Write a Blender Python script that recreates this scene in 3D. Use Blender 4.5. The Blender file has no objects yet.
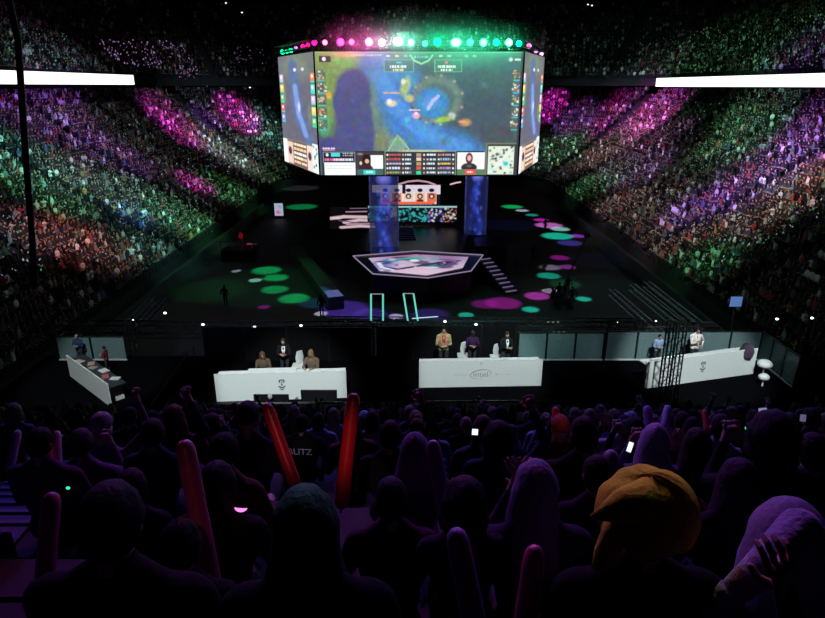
import bpy, bmesh, math, random
import numpy as np
from mathutils import Vector, Matrix
R = random.Random(11)
NR = np.random.RandomState(5)
C = bpy.context.scene.collection
sc = bpy.context.scene
V = Vector
PI = math.pi
# ------------------------------------------------------------------ camera
CAM = V((0, 0, 16.0)); F = 620.0; PIT = math.radians(19.8)
cosP, sinP = math.cos(PIT), math.sin(PIT)
FWD = V((0, cosP, -sinP)); UP = V((0, sinP, cosP)); RT = V((1, 0, 0))
cd = bpy.data.cameras.new('camera'); cam = bpy.data.objects.new('camera', cd); C.objects.link(cam)
cam.location = CAM; cam.rotation_euler = (PI/2-PIT, 0, 0)
cd.sensor_width = 36; cd.lens = F/825*36; cd.clip_start = .05; cd.clip_end = 400
sc.camera = cam
def ray(px, py): return RT*((px-412.5)/F)+UP*((309-py)/F)+FWD
def at_d(px, py, d): return CAM+ray(px, py)*d
def at_y(px, py, Y): r = ray(px, py); return CAM+r*(Y/r.y)
def at_z(px, py, z): r = ray(px, py); return CAM+r*((z-16)/r.z)
def proj(p):
    q = V(p)-CAM; d = q.dot(FWD)
    return (412.5+F*q.x/d, 309-F*q.dot(UP)/d, d) if d > .05 else (-9999, -9999, d)
def lin(r, g, b):
    return tuple((c/255/12.92 if c/255 <= .04045 else ((c/255+.055)/1.055)**2.4) for c in (r, g, b))
# ------------------------------------------------------------------ materials
MATS = {}
def mat(name, col=(.1, .1, .1), rough=.6, metal=0, emit=None, strength=1, noise=0, nscale=20, bump=0, alpha=1, spec=.5, objcol=False, attr=None, emit_attr=False, sheen=0, trans=0):
    if name in MATS: return MATS[name]
    m = bpy.data.materials.new(name); m.use_nodes = True
    nt = m.node_tree; b = nt.nodes['Principled BSDF']
    b.inputs['Base Color'].default_value = (*col, 1); b.inputs['Roughness'].default_value = rough; b.inputs['Metallic'].default_value = metal
    b.inputs['Specular IOR Level'].default_value = spec
    if emit: b.inputs['Emission Color'].default_value = (*emit, 1); b.inputs['Emission Strength'].default_value = strength
    b.inputs['Alpha'].default_value = alpha
    b.inputs['Transmission Weight'].default_value = trans
    if sheen: b.inputs['Sheen Weight'].default_value = sheen
    src = None
    if objcol:
        n = nt.nodes.new('ShaderNodeObjectInfo'); src = n.outputs['Color']
    if attr:
        n = nt.nodes.new('ShaderNodeAttribute'); n.attribute_name = attr; src = n.outputs['Color']
    if noise or bump:
        tc = nt.nodes.new('ShaderNodeTexCoord'); nz = nt.nodes.new('ShaderNodeTexNoise')
        nz.inputs['Scale'].default_value = nscale; nz.inputs['Detail'].default_value = 4
        nt.links.new(tc.outputs['Object'], nz.inputs['Vector'])
        if noise:
            mr = nt.nodes.new('ShaderNodeMapRange'); mr.inputs[3].default_value = 1-noise; mr.inputs[4].default_value = 1+noise
            nt.links.new(nz.outputs['Fac'], mr.inputs[0])
            mx = nt.nodes.new('ShaderNodeVectorMath'); mx.operation = 'SCALE'
            if src is not None: nt.links.new(src, mx.inputs[0])
            else: mx.inputs[0].default_value = col
            nt.links.new(mr.outputs[0], mx.inputs['Scale']); src = mx.outputs[0]
        if bump:
            bp = nt.nodes.new('ShaderNodeBump'); bp.inputs['Strength'].default_value = bump; bp.inputs['Distance'].default_value = .01
            nt.links.new(nz.outputs['Fac'], bp.inputs['Height']); nt.links.new(bp.outputs[0], b.inputs['Normal'])
    if src is not None and not emit_attr: nt.links.new(src, b.inputs['Base Color'])
    if emit_attr:
        nt.links.new(src, b.inputs['Emission Color']); b.inputs['Emission Strength'].default_value = strength
    MATS[name] = m
    return m
M_cloth = mat('cloth', objcol=True, rough=.9, spec=.12, noise=.25, nscale=30, bump=.4)
M_skin = mat('skin', (.42, .25, .17), .5, noise=.1, nscale=15)
M_trous = mat('dark_trousers', (.02, .022, .03), .85, noise=.2)
M_shoe = mat('shoe_leather', (.015, .015, .015), .5, noise=.2)
M_eye = mat('eye_dark', (.02, .012, .01), .2, noise=.1)
M_lip = mat('lips', (.35, .12, .1), .5, noise=.1)
M_hair = mat('hair', objcol=True, rough=.7, spec=.15, noise=.35, nscale=60, bump=.6)
M_black = mat('black_paint', (.004, .004, .005), .6, spec=.1, noise=.3, nscale=8)
M_blackm = mat('black_metal', (.02, .022, .025), .35, .6, noise=.2)
M_truss = mat('truss_metal', (.12, .13, .14), .35, .8, noise=.2, nscale=12)
M_conc = mat('dark_concrete', (.018, .019, .022), .85, noise=.35, nscale=3, bump=.2)
M_floor = mat('floor_vinyl', (.035, .038, .04), .6, spec=.25, noise=.12, nscale=.8)
M_deck = mat('stage_deck', (.012, .013, .022), .35, noise=.3, nscale=1.5)
M_white = mat('white_board', (.72, .76, .76), .5, noise=.04, nscale=4)
M_ink = mat('dark_print', (.05, .06, .08), .6, noise=.1)
M_greyink = mat('grey_print', (.3, .31, .33), .6, noise=.1)
M_attr = mat('crowd_clothes', attr='Col', rough=.8)
M_lamp = lambda n, c, s: mat(n, (.1, .1, .1), emit=c, strength=s, noise=.05)
# ------------------------------------------------------------------ objects
def tag(o, label=None, cat=None, group=None, kind=None):
    if label: o['label'] = label
    if cat: o['category'] = cat
    if group: o['group'] = group
    if kind: o['kind'] = kind
    return o
def empty(name, loc, rz=0, **k):
    o = bpy.data.objects.new(name, None); C.objects.link(o); o.location = loc; o.rotation_euler = (0, 0, rz); o.empty_display_size = .1
    return tag(o, **k)
class MB:
    def __init__(s): s.v = []; s.f = []; s.m = []
    def add(s, vs, fs, mi=0):
        n = len(s.v); s.v += [tuple(v) for v in vs]; s.f += [tuple(i+n for i in f) for f in fs]; s.m += [mi]*len(fs); return s
    def box(s, c, size, rz=0, mi=0, mtx=None):
        x, y, z = (a/2 for a in size); vs = [V((i, j, k)) for k in (-z, z) for j in (-y, y) for i in (-x, x)]
        M = mtx or Matrix.Rotation(rz, 3, 'Z')
        return s.add([M@v+V(c) for v in vs], [(0, 2, 3, 1), (4, 5, 7, 6), (0, 1, 5, 4), (2, 6, 7, 3), (0, 4, 6, 2), (1, 3, 7, 5)], mi)
    def tube(s, pts, rads, n=8, mi=0, cap=True, flat=1):
        pts = [V(p) for p in pts]
        if not hasattr(rads, '__len__'): rads = [rads]*len(pts)
        vs = []; fs = []; u = None
        for i, p in enumerate(pts):
            t = (pts[min(i+1, len(pts)-1)]-pts[max(i-1, 0)]).normalized()
            if u is None: u = t.orthogonal().normalized()
            u = (u-t*u.dot(t)).normalized(); w = t.cross(u)
            for k in range(n):
                a = 2*PI*k/n; vs.append(p+(u*math.cos(a)+w*math.sin(a)*flat)*rads[i])
        for i in range(len(pts)-1):
            for k in range(n):
                a, b = i*n+k, i*n+(k+1) % n; fs.append((a, b, b+n, a+n))
        if cap: fs.append(tuple(range(n))[::-1]); fs.append(tuple(range((len(pts)-1)*n, len(pts)*n)))
        return s.add(vs, fs, mi)
    def bar(s, p, q, r, n=6, mi=0): return s.tube([p, q], r, n, mi)
    def ell(s, c, r, nu=12, nv=8, mi=0):
        c = V(c); vs = [c+V((0, 0, r[2]))]; fs = []
        for j in range(1, nv):
            t = PI*j/nv
            for i in range(nu):
                a = 2*PI*i/nu; vs.append(c+V((r[0]*math.sin(t)*math.cos(a), r[1]*math.sin(t)*math.sin(a), r[2]*math.cos(t))))
        vs.append(c-V((0, 0, r[2]))); L = len(vs)-1
        for i in range(nu):
            fs.append((0, 1+i, 1+(i+1) % nu)); b = 1+(nv-2)*nu; fs.append((L, b+(i+1) % nu, b+i))
        for j in range(nv-2):
            for i in range(nu):
                a = 1+j*nu+i; b = 1+j*nu+(i+1) % nu; fs.append((a, a+nu, b+nu, b))
        return s.add(vs, fs, mi)
    def capsule(s, p, q, r1, r2=None, n=10, mi=0):
        p, q = V(p), V(q); r2 = r1 if r2 is None else r2; d = (q-p).normalized(); pts = []; rs = []
        for k in range(4):
            a = PI/2*(k+.15)/4; pts.append(p-d*r1*math.cos(a)); rs.append(r1*math.sin(a))
        pts += [p, q]; rs += [r1, r2]
        for k in range(4):
            a = PI/2*(k+.85)/4
            pts.append(q+d*r2*math.sin(a)); rs.append(max(r2*math.cos(a), .001))
        return s.tube(pts, rs, n, mi)
    def ngon(s, pts, h, mi=0, side=None):
        n = len(pts); vs = [V(p) for p in pts]+[V(p)-V((0, 0, h)) for p in pts]
        s.add(vs, [tuple(range(n))], mi)
        fs = [tuple(range(n, 2*n))[::-1]]+[(i, i+n, (i+1) % n+n, (i+1) % n) for i in range(n)]
        return s.add(vs, fs, mi if side is None else side)
    def mesh(s, name, mats, smooth=False):
        me = bpy.data.meshes.new(name); me.from_pydata(s.v, [], s.f)
        for m in (mats if isinstance(mats, (list, tuple)) else [mats]): me.materials.append(m)
        me.polygons.foreach_set('material_index', s.m)
        if smooth: me.polygons.foreach_set('use_smooth', [True]*len(s.f))
        me.update(); return me
    def obj(s, name, mats, parent=None, smooth=False, **k):
        o = bpy.data.objects.new(name, s.mesh(name, mats, smooth)); C.objects.link(o)
        if parent: o.parent = parent
        return tag(o, **k)
    def recenter(s, c): s.v = [tuple(V(v)-V(c)) for v in s.v]; return s
def place(o, loc, rz=0): o.location = loc; o.rotation_euler = (0, 0, rz); return o
def spot(loc, tgt, col, power, ang, blend=.5, size=.1):
    l = bpy.data.lights.new('spot_lamp', 'SPOT'); l.color = col; l.energy = power; l.spot_size = math.radians(ang); l.spot_blend = blend; l.shadow_soft_size = size
    o = bpy.data.objects.new('spot_light', l); C.objects.link(o); o.location = loc
    o.rotation_euler = (V(tgt)-V(loc)).to_track_quat('-Z', 'Y').to_euler(); return o
def truss(p, q, w=.3, r=.022, step=.35, rd=.012):
    p, q = V(p), V(q); L = (q-p).length; t = (q-p).normalized()
    u = t.cross(V((0, 0, 1))); u = V((1, 0, 0)) if u.length < .1 else u.normalized(); n = u.cross(t)
    mb = MB(); cs = [(u*a+n*b)*w/2 for a, b in ((-1, -1), (1, -1), (1, 1), (-1, 1))]
    for c in cs: mb.bar(p+c, q+c, r)
    k = max(2, int(L/step))
    for i in range(k):
        a, b = p+t*L*i/k, p+t*L*(i+1)/k
        for j in range(4):
            c1, c2 = cs[j], cs[(j+1) % 4]
            mb.bar(a+(c1 if i % 2 else c2), b+(c2 if i % 2 else c1), rd, 4)
    for i in (0, k):
        a = p+t*L*i/k
        for j in range(4): mb.bar(a+cs[j], a+cs[(j+1) % 4], rd, 4)
    return mb
# painted emissive panel: img is (H,W,3) linear, row 0 = top
def panel(name, img, tl, tr, bl, strength, parent=None, base=(.02, .02, .02), alpha=None, rough=.3, **k):
    H, W, _ = img.shape; tl, tr, bl = (np.array(x) for x in (tl, tr, bl))
    ys, xs = np.mgrid[0:H, 0:W]; u = (xs/(W-1))[..., None]; v = (ys/(H-1))[..., None]
    co = (tl+(tr-tl)*u+(bl-tl)*v).reshape(-1, 3)
    idx = np.arange(H*W).reshape(H, W)
    f = np.stack([idx[:-1, :-1], idx[1:, :-1], idx[1:, 1:], idx[:-1, 1:]], -1).reshape(-1, 4)
    me = bpy.data.meshes.new(name); me.from_pydata(co, [], f)
    a = me.attributes.new('Col', 'FLOAT_COLOR', 'POINT'); c = np.ones((H*W, 4), np.float32); c[:, :3] = img.reshape(-1, 3); a.data.foreach_set('color', c.ravel())
    m = mat('led_'+name+'_%g' % strength, base, rough, attr='Col', emit_attr=True, strength=strength, alpha=1 if alpha is None else alpha)
    me.materials.append(m); me.update()
    o = bpy.data.objects.new(name, me); C.objects.link(o)
    if parent: o.parent = parent
    return tag(o, **k)
# ------------------------------------------------------------------ painter
class Paint:
    def __init__(s, W, H, x0, y0, sc_, bg):
        s.W, s.H, s.x0, s.y0, s.k = W, H, x0, y0, sc_
        s.a = np.zeros((H, W, 3)); s.a[:] = lin(*bg)
        yy, xx = np.mgrid[0:H, 0:W]; s.X = x0+xx/sc_; s.Y = y0+yy/sc_
    def mix(s, m, c): m = np.clip(m, 0, 1)[..., None]; s.a = s.a*(1-m)+np.array(lin(*c))*m
    def ell(s, cx, cy, rx, ry, c, soft=.3, al=1, rot=0):
        dx, dy = s.X-cx, s.Y-cy; cr, sr = math.cos(rot), math.sin(rot)
        d = np.sqrt(((dx*cr+dy*sr)/rx)**2+((-dx*sr+dy*cr)/ry)**2); s.mix((1-d)/soft*al if al < 1 and soft < .3 else np.clip((1-d)/soft, 0, 1)*al, c)
    def rect(s, x0, y0, x1, y1, c, al=1):
        m = ((s.X >= x0) & (s.X <= x1) & (s.Y >= y0) & (s.Y <= y1))*al; s.mix(m*1., c)
    def frame(s, x0, y0, x1, y1, c, w=.5):
        s.rect(x0, y0, x1, y0+w, c); s.rect(x0, y1-w, x1, y1, c); s.rect(x0, y0, x0+w, y1, c); s.rect(x1-w, y0, x1, y1, c)
    def line(s, pts, w, c, al=1):
        for (ax, ay), (bx, by) in zip(pts[:-1], pts[1:]):
            L2 = (bx-ax)**2+(by-ay)**2+1e-6; t = np.clip(((s.X-ax)*(bx-ax)+(s.Y-ay)*(by-ay))/L2, 0, 1)
            d = np.hypot(s.X-ax-t*(bx-ax), s.Y-ay-t*(by-ay)); s.mix(np.clip((w-d)/(w*.5), 0, 1)*al, c)
    def noise(s, amt, cell=4, where=None):
        h, w = s.H//cell+2, s.W//cell+2; n = NR.rand(h, w, 3)
        yi = np.arange(s.H)/cell; xi = np.arange(s.W)/cell; y0 = yi.astype(int); x0 = xi.astype(int); fy = (yi-y0)[:, None, None]; fx = (xi-x0)[None, :, None]
        g = (n[y0][:, x0]*(1-fy)*(1-fx)+n[y0+1][:, x0]*fy*(1-fx)+n[y0][:, x0+1]*(1-fy)*fx+n[y0+1][:, x0+1]*fy*fx)
        k = 1+(g-.5)*2*amt
        s.a = s.a*(k if where is None else 1+(k-1)*where[..., None])
    def dash(s, x0, x1, y, h, c, n, al=1, seed=1):
        r = random.Random(seed); x = x0
        while x < x1:
            w = r.uniform(.6, n); s.rect(x, y, min(x+w, x1), y+h, c, al); x += w+r.uniform(.3, .9)
PLAYC = [(220, 120, 80), (90, 200, 200), (200, 180, 220), (230, 200, 90), (90, 190, 110), (210, 90, 110), (120, 140, 220)]
def game_front():
    p = Paint(424, 252, 315.5, 51.5, 2.05, (76, 96, 108))
    p.ell(330, 60, 40, 30, (128, 158, 96), .6); p.ell(325, 95, 16, 45, (120, 150, 84), .5); p.ell(350, 58, 26, 10, (112, 176, 92), .6)
    p.ell(345, 54, 34, 4, (205, 165, 120), .8, .8); p.ell(322, 122, 8, 14, (70, 190, 120), .6); p.ell(328, 93, 4, 5, (225, 180, 70), .6)
    p.ell(385, 120, 30, 60, (96, 130, 130), .7); p.ell(400, 80, 26, 24, (80, 140, 190), .6)
    p.line([(376, 62), (392, 92), (404, 118), (430, 138), (475, 152)], 22, (72, 128, 192), .95)
    p.line([(380, 75), (396, 105), (425, 132), (468, 148)], 10, (88, 150, 220), .8)
    p.ell(372, 100, 8, 40, (120, 150, 130), .9, .8); p.ell(380, 138, 12, 16, (128, 140, 100), .7, .9)
    p.ell(490, 100, 38, 46, (72, 88, 100), .5, .8); p.ell(500, 135, 30, 18, (78, 86, 96), .6)
    # ringed pool
    p.ell(437, 98, 28, 27, (132, 146, 128), .35); p.ell(436, 98, 24, 22, (92, 112, 110), .3); p.ell(432, 101, 19, 17, (68, 138, 200), .3)
    p.ell(430, 100, 12, 9, (104, 160, 226), .8); p.line([(428, 106), (433, 98), (438, 94)], 2.2, (190, 190, 235), .9)
    for k in range(22):
        a = k*2*PI/22; p.ell(437+26*math.cos(a), 98+24*math.sin(a), 2.2, 2, (168, 172, 140) if k % 2 else (84, 92, 84), .6, .8)
    p.ell(405, 85, 6, 12, (176, 190, 120), .5, .9, .3); p.ell(409, 96, 6, 5, (196, 208, 116), .6, .9); p.ell(403, 80, 3, 4, (220, 225, 200), .6)
    p.ell(444, 117, 11, 3.5, (156, 190, 84), .5, .9, -.15); p.ell(466, 120, 8, 5, (190, 150, 100), .6); p.ell(463, 119, 5, 1.6, (228, 170, 110), .5); p.ell(452, 113, 5, 4, (190, 205, 190), .6)
    p.ell(391, 101, 7, 4, (214, 205, 180), .5); p.rect(383, 90, 399, 91.6, (205, 170, 160)); p.ell(389, 99, 3, 3, (250, 245, 230), .5)
    p.ell(416, 113, 5, 4, (232, 170, 210), .5); p.ell(416, 111, 2, 2, (255, 235, 245), .5); p.ell(407, 117, 4, 4, (80, 190, 220), .5); p.rect(409, 107, 420, 108.2, (230, 190, 210))
    p.ell(397, 143, 11, 9, (128, 160, 142), .3); p.line([(397, 133), (387, 149)], 1, (150, 190, 160)); p.line([(397, 133), (410, 149)], 1, (150, 190, 160))
    p.ell(484, 83, 6, 4, (110, 140, 140), .9, .7); p.ell(505, 128, 14, 8, (90, 80, 90), .8, .6)
    p.ell(446, 139, 8, 6, (86, 128, 130), .8, .8)
    # dark hooded shape in front of the map
    D = (80, 84, 132)
    p.ell(353, 90, 20, 25, D, .22); p.ell(346, 104, 13, 24, D, .3); p.ell(353, 114, 21, 32, D, .2); p.ell(354, 132, 22, 26, D, .2); p.ell(330, 147, 20, 14, (78, 78, 128), .3); p.rect(334, 128, 372, 150, D, .8)
    p.ell(336, 100, 5, 12, D, .4); p.ell(354, 96, 9, 22, (78, 88, 134), .8, .5); p.ell(352, 98, 2.5, 2, (92, 100, 140), .6)
    p.noise(.2, 8); p.noise(.2, 4); p.noise(.12, 2)
    # top score bars
    p.rect(383, 51.5, 522, 56, (86, 128, 118), .5); p.frame(384, 59, 413.5, 71, (150, 196, 150), .6); p.frame(434, 59, 461, 71, (150, 196, 150), .6)
    p.rect(384.6, 59.6, 413, 70.4, (66, 110, 104), .7); p.rect(434.6, 59.6, 460.4, 70.4, (60, 130, 110), .7)
    p.dash(390, 406, 64.5, 2.4, (238, 246, 240), 3); p.dash(393, 403, 68, 1.6, (250, 230, 170), 2, seed=3); p.rect(396, 61, 401, 62.6, (80, 200, 220))
    p.dash(437, 455, 64.5, 2.2, (240, 246, 242), 3, seed=4); p.dash(440, 452, 68, 1.6, (225, 240, 230), 2, seed=5); p.rect(444, 60.6, 447, 63, (235, 120, 130))
    p.line([(410, 55), (414, 60), (421, 63), (428, 60), (432, 55)], 1.1, (170, 225, 170)); p.dash(414, 428, 55.5, 2, (110, 220, 210), 2, seed=6)
    for x, c in ((388, (220, 230, 220)), (397, (230, 220, 120)), (405, (150, 190, 170)), (440, (190, 240, 200)), (448, (170, 230, 190)), (465, (120, 230, 160)), (473, (140, 230, 160))):
        p.rect(x-1.6, 54.6, x+1.8, 56.4, c)
    p.dash(352, 382, 54, 1.8, (215, 220, 205), 2.5, .8, seed=8)
    p.rect(320, 55.5, 332, 61.5, (48, 60, 58)); p.ell(325, 58.5, 2.3, 2.3, (235, 245, 245), .4)
    p.ell(509, 59, 2.4, 2.4, (205, 215, 225), .5); p.rect(513, 58, 518.5, 60.2, (210, 225, 215)); p.rect(313, 52, 522, 52.5, (130, 200, 150))
    # portraits down the two sides
    r = random.Random(3)
    for i in range(5):
        y = 68.5+i*12.2
        for x0 in (316.5, 511.2):
            p.rect(x0, y, x0+9.5, y+9.5, (92, 100, 92), .8)
            for q in range(16):
                xx, yy = x0+r.uniform(0, 8), y+r.uniform(0, 8); p.rect(xx, yy, xx+r.uniform(1, 2.6), yy+r.uniform(.8, 2.4), r.choice([(226, 226, 214), (190, 196, 170), (70, 80, 84), (150, 120, 110), (214, 170, 140), PLAYC[(i*2+int(x0)) % 7]]), .9)
            p.rect(x0+1, y+9.7, x0+8, y+10.7, (70, 200, 190)); p.rect(x0+2, y+10.8, x0+7, y+11.5, (80, 130, 210), .8)
    # bottom band
    p.rect(318, 149, 486, 176, (52, 56, 62)); p.dash(319.6, 333, 145.6, 1.5, (240, 220, 240), 3, seed=10); p.rect(320, 147.3, 332, 148.4, (232, 150, 200))
    p.rect(319.5, 150.5, 353, 160.5, (38, 40, 54)); p.ell(324, 152.8, 1.8, 2, (230, 235, 235), .4); p.rect(328, 150.8, 337, 154.8, (84, 214, 214)); p.frame(319.5, 149.6, 353, 161, (150, 180, 180), .5)
    p.dash(340, 351, 151, 1, (190, 190, 200), 2, seed=11); p.dash(340, 351, 153.4, 1, (190, 190, 200), 2, seed=12)
    p.dash(321, 351, 156.8, 2.2, (235, 120, 180), 4, seed=13); p.dash(331, 351, 156.8, 2.4, (225, 225, 240), 3, seed=14)
    p.rect(320.5, 161.2, 353, 174.4, (246, 248, 248))
    for j in range(3): p.dash(323, 350, 163.4+j*3.4, .8, (205, 210, 208), 3, seed=20+j)
    # camera pictures of the two players
    p.rect(354.5, 150.3, 381.5, 174.4, (66, 58, 62)); p.rect(369, 153, 381.5, 167.5, (246, 248, 245)); p.ell(364.5, 158, 5, 6.5, (40, 26, 30), .2); p.ell(365, 159.5, 2.5, 2.7, (225, 178, 140), .3)
    p.ell(364, 167.5, 8, 5.5, (64, 34, 48), .2); p.ell(358.5, 161.5, 1.6, 2.2, (232, 214, 200), .4); p.ell(358, 152, 4, 1.5, (150, 130, 130), .6); p.rect(354.5, 168, 381.5, 174.4, (70, 104, 104)); p.rect(361, 168.6, 373.5, 173.2, (60, 214, 210)); p.dash(364, 371, 170, 1.6, (225, 250, 250), 2, seed=30)
    p.rect(458.5, 150.3, 487, 168, (246, 244, 246)); p.ell(471, 156.5, 4.2, 6.5, (92, 52, 48), .2); p.ell(471, 156.2, 2.4, 3.4, (232, 186, 166), .3); p.ell(471, 166, 9, 5.2, (66, 40, 48), .15); p.ell(471, 164.5, 3.5, 1.6, (60, 110, 110), .4)
    p.rect(458.5, 168, 487, 174.4, (92, 128, 96)); p.rect(467, 168.4, 477.5, 173, (238, 74, 74)); p.dash(469, 476, 170, 1.5, (255, 225, 220), 2, seed=31)
    # statistics table
    p.rect(383, 149.6, 457.6, 175, (46, 54, 62)); p.frame(383.4, 148.6, 457.4, 174.8, (160, 190, 160), .6); p.rect(397, 147.4, 446, 149.8, (150, 168, 140)); p.dash(402, 442, 148.2, 1, (220, 220, 190), 3, seed=40)
    for j in range(5):
        y = 151.6+j*4.65
        for q, x in enumerate((384.8, 401, 417.4, 422.8, 438, 453)):
            p.ell(x+1.4, y+1.3, 1.3, 1.4, [(240, 235, 220), (235, 150, 110), (245, 240, 235)][(j+q) % 3], .5)
        p.dash(388, 400, y, 2.2, [(200, 90, 96), (200, 80, 90), (190, 170, 210), (220, 220, 240), (160, 170, 90)][j], 3, seed=50+j); p.dash(404.5, 411, y+.3, 1.8, (225, 230, 240), 2.4, seed=60+j)
        p.dash(427, 436, y+.3, 1.8, (230, 232, 240), 2.4, seed=70+j); p.dash(441, 452, y, 2.2, [(220, 150, 170), (150, 190, 220), (230, 196, 90), (200, 150, 210), (170, 190, 210)][j], 3, seed=80+j)
        p.rect(416, y-.4, 421, y+3, [(190, 150, 140), (225, 205, 190), (190, 150, 90), (220, 90, 80), (50, 220, 150)][j])
        p.rect(384, y+3.4, 457, y+3.7, (70, 84, 92))
    # small map
    p.rect(487.5, 140.5, 522, 176, (118, 122, 104)); p.rect(489.2, 142.2, 520, 175, (62, 66, 62)); p.rect(490.6, 143.8, 517.2, 173.4, (222, 232, 214))
    for k in range(46):
        x, y = r.uniform(492, 516), r.uniform(145, 172)
        p.ell(x, y, r.uniform(1, 2.6), r.uniform(1, 2.4), r.choice([(70, 96, 90), (92, 110, 96), (60, 70, 84), (150, 190, 190), (236, 240, 232)]), .5, .9)
    p.ell(509, 162, 3.4, 2.8, (40, 206, 214), .4); p.ell(495, 168, 2.6, 3, (120, 232, 236), .5); p.line([(491, 172), (503, 160), (516, 146)], .9, (240, 240, 225)); p.rect(519.2, 51.5, 523, 176, (58, 58, 66))
    return p.a
def game_side(seed, flip=False):
    r = random.Random(seed); p = Paint(96, 220, 0, 0, 1.0, (98, 96, 112))
    p.ell(48, 20, 60, 40, (118, 128, 112), .8); p.line([(40, 20), (46, 90), (52, 120), (74, 160)], 16, (84, 106, 150), .9); p.line([(44, 60), (50, 110), (66, 150)], 8, (120, 150, 208), .9)
    p.ell(52, 98, 5, 14, (190, 200, 240), .7); p.ell(78, 110, 6, 26, (120, 128, 116), .8, .8); p.ell(12, 70, 8, 40, (130, 140, 116), .8, .7)
    p.noise(.18, 6); p.ell(46, 28, 5, 4, (220, 225, 225), .5); p.ell(66, 28, 5, 4, (200, 205, 210), .5)
    for i in range(5):
        y = 36+i*20
        for x0 in (2, 84): p.rect(x0, y, x0+9, y+13, PLAYC[(i+x0) % 7]); p.ell(x0+4, y+5, 3, 4, (235, 230, 220), .4); p.rect(x0, y+14, x0+9, y+16, (60, 200, 170))
    p.rect(0, 166, 96, 220, (112, 116, 112)); p.rect(0, 168, 12, 218, (236, 236, 232)); p.rect(12, 172, 28, 216, (220, 190, 180)); p.ell(20, 190, 6, 10, (70, 50, 54), .3)
    p.rect(29, 168, 66, 218, (104, 92, 84))
    for j in range(5): p.dash(31, 64, 172+j*9, 4, [(240, 216, 190), (238, 190, 150), (230, 226, 220)][j % 3], 7, seed=seed+j)
    p.rect(67, 170, 80, 218, (225, 200, 196)); p.ell(73, 190, 5, 10, (80, 50, 60), .3); p.rect(81, 164, 95, 218, (222, 232, 226))
    for k in range(12): p.ell(r.uniform(82, 94), r.uniform(168, 214), 2, 4, r.choice([(90, 130, 130), (70, 90, 84), (60, 190, 200)]), .5)
    return p.a
# ------------------------------------------------------------------ the bowl
def pz(s): return 1+.5*s+.0085*s*s
YC, RC = 100., 12.
def bowl(side, u, s, half=22., yn=14.):
    """u = metres along the inner edge from the near end; returns x, y and outward angle"""
    L1 = YC-yn; L2 = PI/2*RC*1.0; xr = half-12.
    if u < L1: return side*(half+s), yn+u, 0.
    if u < L1+L2:
        a = (u-L1)/RC; return side*(xr+(12+s)*math.cos(a)), YC+(12+s)*math.sin(a), a
    return side*max(0, xr-(u-L1-L2)), YC+12+s, PI/2
ULEN = (YC-14)+PI/2*RC+10
def stand_mesh(side, half, n, ds, zf, yn=14.):
    us = list(np.arange(0, YC-yn, 6.))+[YC-yn+RC*a for a in np.linspace(0, PI/2, 13)]+[ULEN-.0]
    us[-1] = (YC-yn)+PI/2*RC+(half-12.)
    prof = []
    for i in range(n):
        prof += [(i*ds, zf(i*ds)), (i*ds+ds, zf(i*ds))]
    prof = [(0, zf(0)-1.1)]+prof
    mb = MB(); vs = []
    def pt(u, s):
        L1 = YC-yn; L2 = PI/2*RC; xr = half-12.
        if u <= L1: return (side*(half+s), yn+u)
        if u <= L1+L2: a = (u-L1)/RC; return (side*(xr+(12+s)*math.cos(a)), YC+(12+s)*math.sin(a))
        return (side*(xr-(u-L1-L2)), YC+12+s)
    for u in us:
        for s, z in prof: x, y = pt(u, s); vs.append((x, y, z))
    k = len(prof); fs = []
    for i in range(len(us)-1):
        for j in range(k-1):
            q = (i*k+j, i*k+j+1, (i+1)*k+j+1, (i+1)*k+j); fs.append(q if side < 0 else q[::-1])
    return mb.add(vs, fs)
ROWS, DS = 25, .85
UROWS, UDS = 20, .9
def uz(s): return 17.1+.72*s
for side, nm in ((-1, 'left'), (1, 'right')):
    stand_mesh(side, 22., ROWS, DS, pz).obj('wall_terrace_'+nm, M_conc, kind='structure')
    stand_mesh(side, 37., UROWS, UDS, uz).obj('wall_balcony_'+nm, M_conc, kind='structure')
    mb = MB()
    mb.box((side*49, 50, 15.9), (24, 90, .3)); mb.obj('ceiling_soffit_'+nm, M_black, kind='structure')
    MB().box((side*66, 60, 16), (.5, 150, 40)).obj('wall_'+nm, M_black, kind='structure')
MB().box((0, 60, -.1), (130, 150, .2)).obj('floor', M_floor, kind='structure')
MB().box((0, 60, 40), (130, 150, .3)).obj('ceiling', M_black, kind='structure')
MB().box((0, 138, 20), (130, .5, 40)).obj('wall_far', M_black, kind='structure')
# soffit under the far balcony
mb = MB(); mb.box((0, 124, 15.9), (80, 22, .3)); mb.obj('ceiling_soffit_far', M_black, kind='structure')
# low barriers along the court edges
for side, nm in ((-1, 'left'), (1, 'right')):
    mb = MB(); mb.box((side*20.2, 52, .5), (.12, 64, 1.0)); mb.bar((side*20.2, 20, 1.05), (side*20.2, 84, 1.05), .05)
    mb.obj('court_barrier', mat('barrier_board', (.05, .06, .06), .5, noise=.3, nscale=2), label='long dark barrier along the %s-hand edge of the arena floor' % nm, cat='barrier')
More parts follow.
